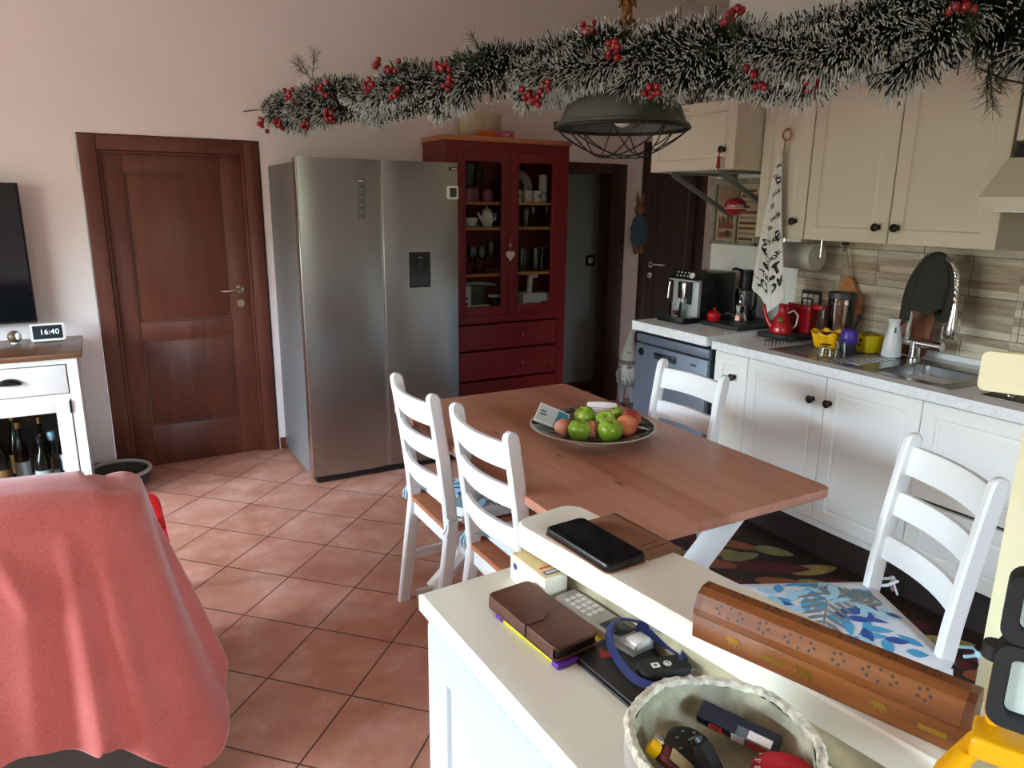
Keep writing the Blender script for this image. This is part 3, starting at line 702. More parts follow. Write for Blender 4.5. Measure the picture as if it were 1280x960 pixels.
for x0, x1 in ((-.785, -.075), (-1.525, -.835)):
    d = MB().box((x0, -.004, .63), (x1, .016, .77), bev=.003).build('drawer', m_white, t, 40)
    xc = -.31 if x0 > -1 else -1.2
    mb = MB(); mb.T = Matrix.Translation((xc, -.004, .695)); secs = []
    for k in range(7):
        a = R(90*k/6); y = -.028*math.sin(a); r = .052*math.cos(a*.0)+0; 
        secs.append([(.05*math.cos(R(th))*(1-.25*math.sin(a)**3), y, (.03*math.sin(R(th)))*math.cos(a*.75)) for th in range(0, 181, 12)])
    mb.loft(secs, cap=True); mb.build('cup_pull', m_bronze, d, 60)
    fr_ = .064; z0, z1 = .12, .60
    mb = MB()
    for a, b in (((x0, -.004, z0), (x0+fr_, .016, z1)), ((x1-fr_, -.004, z0), (x1, .016, z1)), ((x0+fr_, -.004, z0), (x1-fr_, .016, z0+fr_)), ((x0+fr_, -.004, z1-fr_), (x1-fr_, .016, z1))): mb.box(a, b, bev=.002)
    dd_ = mb.build('glass_door', m_white, t, 40)
    MB().box((x0+fr_-.006, .004, z0+fr_-.006), (x1-fr_+.006, .008, z1-fr_+.006)).build('pane', m_pane, dd_)
    for z in (.16, .53): MB().cyl((x1-.001, -.006, z), (x1-.001, -.006, z+.06), .005, 8).build('hinge', m_bronze, dd_)
def drink(x, y, z, h, r, mat, cap, lab, label, stopper=False):
    b = thing('bottle', label, 'bottle', (TX+x, TY+y, z))
    bottle(h, r).build('glass_body', mat, b, 50)
    if stopper:
        MB().lathe([(r*.34, h), (r*.6, h+.006), (r*.68, h+.03), (r*.5, h+.045), (0, h+.046)], 14).build('stopper', cap, b, 50)
    else: MB().lathe([(r*.42, h-.03), (r*.42, h+.004), (0, h+.004)], 14).build('cap', cap, b, 40)
    if lab: MB().lathe([(r*1.012, h*.15), (r*1.012, h*.42)], 20, cap=False).build('label', lab, b, 60)
lw_ = M('paper_label', 'd8dade', .6); lb_ = M('brown_label', '9a6a3c', .6); m_dkglass = M('black_glass', '14130f', .1); m_bluecap = M('pale_blue_glass', '8fb4c8', .2)
for a in ((-.235, .10, .3755, .17, .036, m_dkglass, m_black, lw_, 'short dark bottle with white label just above the red throw'),
          (-.185, .13, .3755, .15, .03, m_glass, m_bluecap, None, 'clear decanter with pale blue stopper inside the white cabinet', True),
          (-.24, .28, .3755, .20, .035, m_brownglass, m_brass, lb_, 'brown bottle with tan label behind the blue stoppered decanter'),
          (-.14, .30, .3755, .18, .032, m_greenglass, m_ceramic, lw_, 'green bottle at the right rear corner of the cabinet shelf'),
          (-.33, .22, .3755, .20, .034, m_brownglass, m_brass, lw_, 'brown bottle left of the white labelled dark bottle'),
          (-.41, .15, .3755, .19, .034, m_dkglass, m_red, lb_, 'dark bottle with red cap near the left edge of the picture'),
          (-.36, .34, .3755, .21, .033, m_glass, m_brass, lb_, 'clear bottle with tan label at the back of the cabinet shelf')): drink(a[0], a[1], .1005, a[3]*1.75, *a[4:])
# smart clock and shell ball on the cabinet
ck = thing('digital_clock', 'white framed digital clock showing the time on the wooden cabinet top', 'clock', (-.270, 4.455, .8305), R(4))
mb = MB(); mb.T = Matrix.Translation((0, 0, .048)) @ Matrix.Rotation(R(72), 4, 'X'); mb.prism(rrect(.155, .092, .012), -.006, .006); mb.build('frame', m_ceramic, ck, 30)
mb = MB(); mb.T = Matrix.Translation((0, 0, .048)) @ Matrix.Rotation(R(72), 4, 'X'); mb.prism(rrect(.132, .070, .004), .006, .0068); mb.build('screen', M('slate_screen', '232c34', .15), ck)
t_ = NT('lit_digits'); t_.b.inputs['Base Color'].default_value = (.7, .8, .85, 1); t_.b.inputs['Emission Color'].default_value = (.7, .85, .95, 1); t_.b.inputs['Emission Strength'].default_value = .6
mb = MB(); mb.T = Matrix.Translation((0, 0, .048)) @ Matrix.Rotation(R(72), 4, 'X'); mb.text('16:40', .040, Matrix.Translation((.008, .0, .0074)), depth=.0002); mb.build('digits', t_.m, ck)
mb = MB(); mb.prism([(-.05, .0), (.05, 0), (.04, .06), (-.04, .06)], 0, .012); mb.build('foot', m_ceramic, ck)
sb = thing('trinket_ball', 'small brown and white ball beside the digital clock', 'ornament', (-.417, 4.46, .8305))
mb = MB(); mb.ball((0, 0, .034), .032); mb.build('ball', M('brown_ball', '5c4430', .4), sb, 180)
mb = MB(); mb.ball((.018, -.018, .038), (.016, .016, .02)); mb.lathe([(.02, 0), (.016, .005), (0, .005)], 14); mb.build('pale_patch', m_ceramic, sb, 180)
# basket on the floor beside the door
bk = thing('floor_basket', 'low round basket with white rim on the floor beside the door', 'basket', (-.03, 4.43, 0))
mb = MB(); mb.lathe([(.13, .0), (.15, .01), (.165, .075), (.158, .075), (.142, .016), (0, .012)], 28); mb.build('bowl', M('dark_wicker', '4a443e', .9, bump=.5, bscale=80), bk, 50)
mb = MB(); mb.tube([(.163*math.cos(2*PI*i/32), .163*math.sin(2*PI*i/32), .082) for i in range(32)], .011, 8, closed=True); mb.build('rim', M('grey_white_cloth', 'b8b4ae', .8), bk, 60)
# ------------------------------------------------------------------ dining table
tb = thing('dining_table', 'long dining table with reddish wooden top and white crossed legs', 'table', (1.409, 2.025, 0))
pl = rrect(.842, 1.45, .03, 4)
mb = MB(); secs = [[(x*(1-q), y*(1-q*.6), z) for x, y in pl] for z, q in ((.722, .006), (.726, 0), (.746, 0), (.75, .004))]
mb.loft(secs); mb.build('tabletop', m_table, tb, 30)
mb = MB()
for y in (-.5, .47): mb.box((-.36, y-.035, .685), (.36, y+.035, .722), bev=.004)
mb.box((-.03, -.47, .66), (.03, .44, .72), bev=.004); mb.build('under_frame', m_white, tb, 40)
for y in (-.5, .47):
    for s in (-1, 1):
        mb = MB(); mb.beam((s*.36, y+s*.011, .69), (-s*.36, y+s*.011, .02), .022, .085, up=(0, 1, 0))
        # feet cut level with the floor
        mb.box((-s*.43, y-.011+s*.011, 0), (-s*.29, y+.011+s*.011, .035)); mb.build('leg', m_white, tb, 40)
mb = MB(); mb.box((-.025, -.48, .32), (.025, .45, .385), bev=.005); mb.build('stretcher', m_white, tb, 40)

# ------------------------------------------------------------------ chairs (local: back at x=0, sitter faces +x)
def make_chair(name, label):
    t = thing(name, label, 'chair', (0, 0, 0), 0, 'white ladder-back chairs around the table')
    def px(z): return -.055+.055*(z/.44) if z < .44 else -.065*((z-.44)/.50)**1.3
    for s in (-1, 1):
        y = s*.172; secs = []
        for z in (0, .15, .3, .44, .55, .7, .82, .90, .925, .937, .942):
            d = .048 if z < .91 else (.046 if z < .93 else (.034 if z < .94 else .014)); x = px(z); w_ = .028 if z < .935 else .022
            e_ = .006
            secs.append([(x-d/2, y-w_/2+e_, z), (x-d/2+e_, y-w_/2, z), (x+d/2-e_, y-w_/2, z), (x+d/2, y-w_/2+e_, z), (x+d/2, y+w_/2-e_, z), (x+d/2-e_, y+w_/2, z), (x-d/2+e_, y+w_/2, z), (x-d/2, y+w_/2-e_, z)])
        MB().loft(secs).build('leg', m_white, t, 35)
        secs = []
        for z in (0, .2, .415):
            q = .017+.003*(z/.4); x = .385; yy = s*.185
            secs.append([(x-q, yy-q, z), (x+q, yy-q, z), (x+q, yy+q, z), (x-q, yy+q, z)])
        MB().loft(secs).build('leg', m_white, t, 30)
    # curved ladder rails, bowed towards the back
    for z, h in ((.865, .082), (.735, .07), (.60, .07)):
        secs = []
        for i in range(13):
            u = i/12; y = -.172+.344*u; bow = -.030*(1-(2*u-1)**2)
            q = [(-.009, -h/2), (.009, -h/2), (.011, -h/2+.004), (.011, h/2-.006), (.007, h/2), (-.007, h/2), (-.011, h/2-.006), (-.011, -h/2+.004)]
            secs.append([(px(z+c)+bow+a-.004, y, z+c) for a, c in q])
        MB().loft(secs).build('back_rail', m_white, t, 35)
    mb = MB(); secs = []
    out = [(-.02, -.155), (-.02, .155), (.03, .19), (.40, .212), (.42, .195), (.42, -.195), (.40, -.212), (.03, -.19)]
    for z, q in ((.432, .008), (.436, 0), (.446, 0), (.45, .006)): secs.append([(x*(1-q)+.1*q, y*(1-q*3), z) for x, y in out])
    mb.loft(secs).build('seat', m_seat, t, 30)
    mb = MB(); mb.box((.37, -.17, .378), (.395, .17, .432)); mb.box((-.008, -.16, .372), (.014, .16, .432))
    for s in (-1, 1): mb.beam((.0, s*.172, .405), (.385, s*.186, .405), .02, .054)
    mb.build('apron', m_white, t, 30)
    for s in (-1, 1): MB().beam((-.03, s*.172, .19), (.385, s*.185, .20), .018, .032).build('side_stretcher', m_white, t)
    mb = MB(); mb.beam((.18, -.176, .195), (.18, .176, .195), .018, .03); mb.build('cross_stretcher', m_white, t)
    return t
ch = make_chair('dining_chair', 'white ladder-back chair on left side of table, the one nearer the refrigerator')
ch.location = (.985, 2.345, 0)
copy_thing(ch, (1.01, 1.865, 0), R(1), 'white ladder-back chair on left side of table, the one nearer the cream sideboard')
copy_thing(ch, (1.935, 2.10, 0), R(180), 'white ladder-back chair on the kitchen side of table in front of the dishwasher')
R2L, R2A = (1.825, 1.03, 0), R(154)
copy_thing(ch, R2L, R2A, 'white ladder-back chair turned aside at near end of kitchen, with flat leaf cushion')

# cushions with printed leaves
m_cloth = M('white_cotton', 'e2e6ea', .85, bump=.15, bscale=300)
m_lb = M('light_blue_print', '4aa0cc', .85); m_db = M('deep_blue_print', '2b4f96', .85); m_gy = M('grey_leaf_print', '7c7f78', .85); m_mb = M('pale_blue_print', 'a4cfe0', .85)
def leaf_on(mb, fn, c, ang, L, W, m, n=9, off=.0015, blunt=1.0):
    ca_, sa_ = math.cos(ang), math.sin(ang); vs = []; fs = []
    for i in range(n+1):
        u = i/n; wv = W*max(0, math.sin(PI*u**.85))**blunt*(1-.15*u)
        for s in (-1, 0, 1):
            x = c[0]+ca_*(u-.5)*L-sa_*s*wv; y = c[1]+sa_*(u-.5)*L+ca_*s*wv
            p = fn(x, y); vs.append((p[0], p[1], p[2]+off))
    for i in range(n):
        for k in range(2): fs.append((i*3+k, i*3+k+1, (i+1)*3+k+1, (i+1)*3+k))
    mb.raw(vs, fs, m)
def cushion(label, loc, rz, seed, size=.40, wr=.004, ties=True, h=.042):
    t = thing('seat_cushion', label, 'cushion', loc, rz, 'leaf patterned cushions tied to the chairs')
    rnd = random.Random(seed); ph = [rnd.uniform(0, 6) for _ in range(4)]
    def top(x, y):
        u = min(1, abs(x)/(size/2)); v = min(1, abs(y)/(size/2)); e = (1-u**4)*(1-v**4)
        return (x*(1-.03*(1-v)), y, .008+h*max(0, e)**.5+wr*math.sin(14*x+ph[0]+4*y)*math.sin(9*y+ph[1])*e)
    mb = MB(); n = 18
    mb.grid(lambda u, v: top((u-.5)*size, (v-.5)*size), n, n, 0)
    mb.grid(lambda u, v: ((u-.5)*size, (v-.5)*size, .008-.007*min(1, 4*min(u, v, 1-u, 1-v))), n, n, 0)
    H = size/2-.006
    def put(c, a, L, W, m):
        if abs(c[0])+L*.5*abs(math.cos(a))+W*abs(math.sin(a)) < H and abs(c[1])+L*.5*abs(math.sin(a))+W*abs(math.cos(a)) < H: leaf_on(mb, top, c, a, L, W, m, off=.0012+.0004*m)
    def frond(c, a, L, m, k=9):
        for i in range(k):
            u = i/(k-1); px_ = c[0]+math.cos(a)*(u-.5)*L; py_ = c[1]+math.sin(a)*(u-.5)*L; l = L*.42*(1-.6*u)
            for s in (-1, 1):
                aa = a+s*.85; put((px_+math.cos(aa)*l*.5, py_+math.sin(aa)*l*.5), aa, l, .008, m)
        put(c, a, L, .003, m)
    def sprig(c, a, L, m1, m2):
        for i in range(4):
            u = i/3; px_ = c[0]+math.cos(a)*(u-.5)*L; py_ = c[1]+math.sin(a)*(u-.5)*L
            for s in (-1, 1):
                aa = a+s*.8; l = L*.5*(1-.35*u); put((px_+math.cos(aa)*l*.5, py_+math.sin(aa)*l*.5), aa, l, .019*(L/.2), (m1, m2)[(i+(s > 0)) % 2])
    frond((.03, .0), R(60), .26, 3); frond((-.09, -.10), R(-30), .18, 3)
    sprig((-.06, .09), R(120), .17, 1, 2); sprig((.10, .10), R(30), .14, 4, 1); sprig((.10, -.10), R(-70), .16, 1, 4); sprig((-.13, .0), R(200), .12, 2, 4); sprig((-.02, -.13), R(-100), .12, 4, 1); sprig((.0, .15), R(80), .1, 1, 4)
    for s in range(44):
        put((rnd.uniform(-H, H), rnd.uniform(-H, H)), rnd.uniform(0, 6.3), rnd.uniform(.06, .10), rnd.uniform(.011, .02), rnd.choice((1, 4, 2, 4, 1)))
    mb.build('pad', [m_cloth, m_lb, m_db, m_gy, m_mb], t, 60)
    if ties:
        for s in (-1, 1):
            mb = MB(); a = Vector((-size/2+.012, s*(size/2-.03), .012)); y1 = s*.172
            mb.tube([a, (-size/2-.02, y1-s*.02, .03), (-size/2-.06, y1-s*.005, .034), (-size/2-.062, y1+s*.02, .03), (-size/2-.02, y1+s*.022, .028)], .0045, 6)
            mb.ball((-size/2-.058, y1+s*.018, .03), .009, seg=8, rings=6)
            for q in (-1, 1): mb.tube([(-size/2-.058, y1+s*.02, .03), (-size/2-.07, y1+s*.03+q*.012, .0), (-size/2-.075, y1+s*.02+q*.012, -.02)], .0035, 6)
            mb.build('tie', [m_mb if s > 0 else m_cloth], t, 60)
    return t
cushion('leaf patterned cushion on left chair nearer the refrigerator', (1.21, 2.345, .4495), 0, 2, .37)
cushion('leaf patterned cushion on left chair nearer the cream sideboard', (1.235, 1.867, .4495), R(1), 5, .37)
c3 = cushion('flat leaf patterned cushion on the turned chair behind the wooden incense box', (R2L[0]+.196*math.cos(R2A), R2L[1]+.196*math.sin(R2A), .4495), R2A, 9, .425, .003, True, .022)

# kitchen mat printed with peppers
m_mat = M('dark_brown_mat', '33221c', .7, var=.2, vscale=10)
pm = [m_mat, M('print_red', '74201c', .7, var=.25, vscale=18), M('print_yellow', 'a08c48', .7, var=.3, vscale=18), M('print_green', '8a8858', .7, var=.2, vscale=18), M('print_darkred', '5e1a1c', .7), M('print_orange', '9a5636', .7)]
mb = MB(); mb.box((2.10, .95, .0005), (2.74, 2.62, .006), bev=.002)
rnd = random.Random(11); y = 1.02; rows = 0
flat = lambda x, y: (x, y, .0062)
pts_ = []
while len(pts_) < 46:
    p = (rnd.uniform(2.17, 2.67), rnd.uniform(1.02, 2.55))
    if all((p[0]-q[0])**2*.9+(p[1]-q[1])**2*1.6 > .0125 for q in pts_): pts_.append(p)
    else: rows += 1
    if rows > 6000: break
for p in pts_:
    L = rnd.uniform(.17, .25); a = R(rnd.gauss(-32, 16))
    if 2.105 < p[0]-L*.46 and p[0]+L*.46 < 2.735 and .96 < p[1]-L*.4 and p[1]+L*.4 < 2.61: leaf_on(mb, flat, p, a, L, rnd.uniform(.036, .05), rnd.choice((1, 2, 2, 3, 4, 5, 4)), n=12, off=rnd.uniform(0, .0006), blunt=.55)
tag(mb.build('kitchen_mat', pm, smooth=30), 'dark kitchen mat printed with peppers along the white base cabinets', 'mat')

# ------------------------------------------------------------------ fruit bowl on the table
BX, BY = 1.46, 2.01
fb = thing('fruit_bowl', 'wide shallow patterned ceramic bowl of fruit on the wooden table', 'bowl', (BX, BY, .75))
t_ = NT('bowl_pattern'); v = t_.coords((1, 1, 1)); vo = t_.add('ShaderNodeTexVoronoi'); vo.inputs['Scale'].default_value = 45; t_.link(v, vo.inputs['Vector'])
t_.link(t_.ramp(vo.outputs['Distance'], [(.25, '2a2a26'), (.5, '4c4a40'), (.75, '8a8474')]), t_.b.inputs['Base Color']); t_.b.inputs['Roughness'].default_value = .2
mb = MB(); mb.lathe([(.085, 0), (.09, .008), (.15, .03), (.218, .052), (.222, .056)], 48, m=0, cap=False); mb.lathe([(.222, .056), (.214, .057)], 48, m=2, cap=False); mb.lathe([(0, 0), (.085, 0)], 48, m=0, cap=False); mb.lathe([(.214, .057), (.15, .038), (.09, .014), (0, .011)], 48, m=1, cap=False)
mb.build('bowl', [M('glazed_clay', 'a89a86', .25), t_.m, M('pale_rim', 'c8c0b0', .25)], fb, 50)
def fruit_mat(name, a, b, c, rough=.3):
    t = NT(name); v = t.coords((1, 1, 1)); n = t.noise(v, 22, 4)
    sp_ = t.add('ShaderNodeSeparateXYZ'); t.link(v, sp_.inputs[0])
    m_ = t.add('ShaderNodeMath', operation='MULTIPLY_ADD'); m_.inputs[1].default_value = 9; t.link(sp_.outputs['X'], m_.inputs[0]); t.link(n, m_.inputs[2])
    t.link(t.ramp(m_.outputs[0], [(.15, a), (.5, b), (.85, c)]), t.b.inputs['Base Color']); t.b.inputs['Roughness'].default_value = rough; return t.m
m_app = fruit_mat('green_apple_skin', '7c9a26', '94b238', 'acc05a', .22); m_pch = fruit_mat('peach_skin', '7a1c20', 'c4553a', 'dc8a58', .6); m_ppl = fruit_mat('pale_peach_skin', 'c4705c', 'd88c70', 'e0a27c', .6)
m_stem = M('fruit_stem', '4a3420', .8)
def apple(loc, r, label, tilt=(0, 0, 0), mat=m_app):
    t = thing('apple', label, 'apple', loc, 0, 'green apples in the bowl'); t.rotation_euler = tilt
    pr = [(0, -.80), (.22, -.90), (.42, -.93), (.72, -.70), (.96, -.2), (1.02, .15), (.92, .55), (.62, .84), (.34, .86), (.14, .74), (0, .60)]
    mb = MB(); mb.lathe([(a*r, b*r) for a, b in pr], 24); o = mb.build('flesh', mat, t, 180); o.modifiers.new('s', 'SUBSURF').levels = 1
    MB().tube([(0, 0, .60*r), (.05*r, 0, .85*r), (.10*r, 0, .98*r)], .0015, 6).build('stem', m_stem, t); return t
def peach(loc, r, label, rot, mat):
    t = thing('peach', label, 'peach', loc, 0, 'peaches in the bowl'); t.rotation_euler = rot
    mb = MB(); n = 24; vs = []
    def sph(u, v):
        th = 2*PI*u; ph = PI*v; dent = 1-.07*math.exp(-(math.sin(th/2)/.16)**2); k = 1-.12*math.exp(-((ph)/.35)**2)
        return (r*math.sin(ph)*math.cos(th)*dent, r*math.sin(ph)*math.sin(th)*dent, r*math.cos(ph)*k)
    mb.grid(sph, 28, 16); mb.build('flesh', mat, t, 180); MB().ball((0, 0, r*.87), (.004, .004, .004), seg=8, rings=5).build('stalk_end', m_stem, t); return t
def fz(z): return .75+z
apple((BX-.084, BY-.041, fz(.056)), .040, 'plump green apple at the front left of the fruit bowl', (.2, .1, 0))
apple((BX+.002, BY-.100, fz(.058)), .043, 'large bright green apple at the front middle of the fruit bowl', (.15, -.2, 1))
apple((BX+.006, BY+.055, fz(.066)), .040, 'green apple at the back of the bowl behind the front left apple', (-.3, .3, 2))
apple((BX+.046, BY-.014, fz(.064)), .036, 'green apple with stem hollow showing in the centre of the bowl', (.5, -.3, 0))
apple((BX+.125, BY+.030, fz(.064)), .030, 'small green apple half hidden behind the orange peach', (.1, .2, 3))
peach((BX-.105, BY+.028, fz(.050)), .032, 'pale pink peach at the left end beside the medicine box', (0, .6, 2), m_ppl)
peach((BX-.024, BY-.030, fz(.048)), .031, 'orange peach between the two front green apples', (.4, .2, 0), m_ppl)
peach((BX+.084, BY-.086, fz(.062)), .039, 'dark red peach at the front right of the fruit bowl', (.3, -.5, 3.6), m_pch)
peach((BX+.136, BY-.044, fz(.070)), .035, 'orange red peach at the right end of the fruit bowl', (.2, .5, .4), m_pch)
mb = MB(); mb.T = Matrix.Translation((BX-.120, BY+.080, .824)) @ Matrix.Rotation(R(-26), 4, 'Z') @ Matrix.Rotation(R(62), 4, 'X') @ Matrix.Rotation(R(-24), 4, 'Z') @ Matrix.Scale(1.25, 4)
mb.box((-.045, -.026, -.011), (.045, .026, .011), 0); mb.box((-.043, -.024, .011), (.012, .024, .0113), 1); mb.box((.012, -.024, .011), (.043, .024, .0113), 2)
mb.box((-.036, -.004, .0113), (-.016, .0, .0116), 3); mb.box((-.036, .004, .0113), (-.02, .008, .0116), 3)
tag(mb.build('medicine_box', [m_ceramic, M('grey_card', 'a8aaa4', .5), M('teal_card', '1f6f78', .5), m_print]), 'white and teal medicine box leaning inside the fruit bowl', 'box')
mb = MB(); mb.T = Matrix.Translation((BX+.110, BY+.100, .812)) @ Matrix.Rotation(R(-40), 4, 'Z') @ Matrix.Rotation(R(32), 4, 'X')
mb.grid(lambda u, v: ((u-.5)*.11, (v-.5)*.085, .006*math.sin(u*3)), 8, 4, 0)
for i in range(6): mb.box((-.04, -.03+i*.008, .0065), (.01+.02*(i % 3), -.0285+i*.008, .0070), 1)
tag(mb.build('folded_leaflet', [m_ceramic, M('faded_print', 'b87a88', .7)], solid=.0012), 'white folded paper leaflet sticking up at the back of the fruit bowl', 'paper')
mb = MB(); mb.T = Matrix.Translation((BX+.140, BY-.115, .8005)) @ Matrix.Rotation(R(-35), 4, 'Z') @ Matrix.Rotation(R(14), 4, 'Y') @ Matrix.Rotation(R(-14), 4, 'X')
mb.grid(lambda u, v: ((u-.5)*.085, (v-.5)*.04, .003*math.sin(v*4)), 6, 4, 0); mb.box((-.02, -.008, .003), (.03, -.006, .0036), 1); mb.box((-.02, .004, .003), (.02, .006, .0036), 1)
tag(mb.build('paper_receipt', [m_ceramic, m_print], solid=.0008), 'white printed receipt lying under the red peach at bowl edge', 'paper')
# ------------------------------------------------------------------ kitchen run along the right wall (front at X 2.69)
KR = R(-90)
def kt(name, label, cat, x, y, z=0, group=None): return thing(name, label, cat, (x, y, z), KR, group)
def knob(parent, x, z, y=0):
    MB().lathe([(.012, 0), (.009, .006), (.008, .014), (.017, .020), (.018, .027), (.011, .032), (0, .033)], 16).build('knob', m_bronze, parent, 40, loc=(x, y, z)).rotation_euler = (R(90), 0, 0)
m_plinth = M('dark_brown_plinth', '2a201b', .6)
def base(label, y, w_, doors, group='white framed base cabinets under the marbled worktop'):
    t = kt('base_cabinet', label, 'cabinet', 2.69, y, 0, group)
    MB().box((.001, .021, .15), (w_-.001, .58, .855)).build('body', m_blackm if any(d[0] == 'drawer' for d in doors) else m_kwhite, t)
    MB().box((.001, .06, 0), (w_-.001, .075, .15)).build('plinth', m_plinth, t)
    for kind, x0, x1, z0, z1, kx, kz in doors:
        d = panel_door(x1-x0-.003, z1-z0, .02, .055, .009, .01, x0=x0+.0015, z0=z0).build(kind, m_kwhite, t, 30)
        if kx is not None: knob(d, kx, kz)
    return t
base('narrow white base cabinet with one knobbed door next to the dishwasher', 2.67, .22, [('door', 0, .22, .188, .845, .14, .735)])
base('white base cabinet below the glasses, knob near its right edge', 2.45, .445, [('door', 0, .445, .188, .845, .385, .735)])
base('white base cabinet below the sink, knob near its left edge', 2.005, .43, [('door', 0, .43, .188, .845, .028, .735)])
base('white base cabinet under the hob with a drawer front above a lower door', 1.575, .60, [('drawer', 0, .60, .462, .845, None, 0), ('door', 0, .60, .188, .448, None, 0)])
base('white base cabinet beyond the hob cabinet, hidden mostly by the pillar', .975, .45, [('door', 0, .45, .188, .845, .06, .735)])
# worktop with a hole for the sink
wt = thing('worktop', 'pale marbled worktop over the white base cabinets with the steel sink', 'worktop', (0, 0, 0))
mb = MB()
for a, b in (((2.655, .52, .857), (2.765, 2.665, .898)), ((3.10, .52, .857), (3.287, 2.665, .898)), ((2.765, .52, .857), (3.10, 1.545, .898)), ((2.765, 1.86, .857), (3.10, 2.665, .898))): mb.box(a, b)
mb.build('slab', m_marble, wt)
MB().box((3.268, .52, .8985), (3.2875, 2.665, .925), bev=.003).build('upstand', m_marble, wt)
w2 = thing('dishwasher_worktop', 'short marbled worktop above the blue grey dishwasher', 'worktop', (0, 0, 0))
MB().box((2.625, 2.672, .868), (3.298, 3.27, .918), bev=.002).build('slab', m_marble, w2)
MB().prism([(2.74, 2.668), (2.76, 2.668), (2.75, 2.6715)], .899, .935).build('end_strip', m_ceramic, w2)
# dishwasher
m_dw = M('blue_grey_metal', '747d8c', .38, .55)
dw = kt('dishwasher', 'blue grey freestanding dishwasher at the far end of the kitchen run', 'dishwasher', 2.655, 3.262)
mb = MB(); mb.box((.0, .03, .03), (.575, .59, .845)); mb.build('body', M('dark_grey_metal', '3a3c40', .5), dw)
MB().box((.0, .0, .10), (.575, .03, .79), bev=.005).build('door', m_dw, dw, 40)
mb = MB(); mb.box((.0, .004, .80), (.575, .034, .845), bev=.003); mb.build('control_strip', m_dw, dw, 40)
MB().box((.01, .05, .0), (.565, .08, .10)).build('plinth', m_blackm, dw)
mb = MB(); mb.box((.17, -.004, .725), (.345, .002, .762), bev=.004); mb.build('handle_recess', m_blackm, dw, 40)
mb = MB(); mb.box((.17, -.012, .748), (.345, -.003, .760), bev=.004); mb.build('handle', M('dark_chrome', '6a6e74', .25, 1), dw, 40)
mb = MB(); mb.T = Matrix.Translation((.055, 0, .745)) @ Matrix.Rotation(R(90), 4, 'X'); mb.lathe([(.022, 0), (.021, .005), (0, .006)], 20); mb.build('dial', M('dark_chrome', '6a6e74', .25, 1), dw, 40)
mb = MB(); mb.box((.46, -.001, .742), (.50, .001, .752)); mb.box((.09, -.001, .74), (.12, .001, .742)); mb.build('marking', m_print, dw)
# sink
sk = thing('kitchen_sink', 'steel sink with ribbed draining board set into the worktop', 'sink', (0, 0, 0))
mb = MB(); z = .8985; X0, X1, Y0, Y1 = 2.725, 3.17, 1.505, 2.37; hx0, hx1, hy0, hy1 = 2.775, 3.09, 1.555, 1.85
for a, b in (((X0, Y0, z), (hx0, Y1, z+.004)), ((hx1, Y0, z), (X1, Y1, z+.004)), ((hx0, Y0, z), (hx1, hy0, z+.004)), ((hx0, hy1, z), (hx1, Y1, z+.004))): mb.box(a, b)
for i in range(9): mb.box((2.79+i*.032, 1.93, z+.004), (2.80+i*.032, 2.33, z+.007), bev=.0015)
mb.build('drainer', m_steel, sk, 40)
r0 = [(x, y, z+.003) for x, y in rrect(hx1-hx0, hy1-hy0, .05, 5, (hx0+hx1)/2, (hy0+hy1)/2)]
mid = lambda q, zz: [((hx0+hx1)/2+(x-(hx0+hx1)/2)*q, (hy0+hy1)/2+(y-(hy0+hy1)/2)*q, zz) for x, y, _ in r0]
mb = MB(); mb.loft([mid(1.02, z+.0035), mid(.985, z-.003), mid(.95, .77), mid(.88, .752), mid(.1, .748)], cap=False); mb.lathe([(.03, .749), (.026, .752), (0, .751)], 16, c=((hx0+hx1)/2, (hy0+hy1)/2, 0))
mb.build('basin', steel_mat('basin_steel', 'b4b6b8', .22, 'X'), sk, 30, solid=.002)
# faucet
fc = thing('faucet', 'tall chrome spring faucet with pull-down spray over the sink', 'faucet', (3.128, 1.905, .903))
mb = MB(); mb.lathe([(.03, 0), (.03, .006), (.023, .012), (.023, .085), (0, .086)], 20); mb.build('base', m_chrome, fc, 40)
MB().cyl((0, .055, .075), (0, -.12, .075), .020, 18).build('mixer_body', m_chrome, fc, 40)
MB().tube([(0, -.11, .09), (-.004, -.112, .12), (-.004, -.115, .165)], .006, 10).build('lever', m_chrome, fc, 50)
arc = [(-.02, .03, .09)]+[(-.02, .03, .09+i*.04) for i in range(1, 7)]+[(-.02, -.06+.09*math.cos(R(a)), .36+.10*math.sin(R(a))) for a in range(0, 181, 15)]+[(-.02, -.152, .32), (-.02, -.155, .27)]
MB().tube(arc, .011, 12).build('riser', m_chrome, fc, 60)
mb = MB(); hel = []
for i in range(26*10):
    t = i/259*(len(arc)-8); k = int(t); q = Vector(arc[7+k]).lerp(Vector(arc[min(8+k, len(arc)-1)]), t-k); a = i*2*PI/10
    hel.append((q.x+.015*math.cos(a), q.y+.009*math.sin(a), q.z+.012*math.sin(a)))
mb.tube(hel, .003, 5); mb.build('spring', m_chrome, fc, 60)
mb = MB(); mb.T = Matrix.Translation((-.02, -.156, .12)); mb.lathe([(.022, .0), (.027, .01), (.024, .05), (.017, .10), (.012, .15), (0, .152)], 18); mb.build('spray_head', m_chrome, fc, 40)
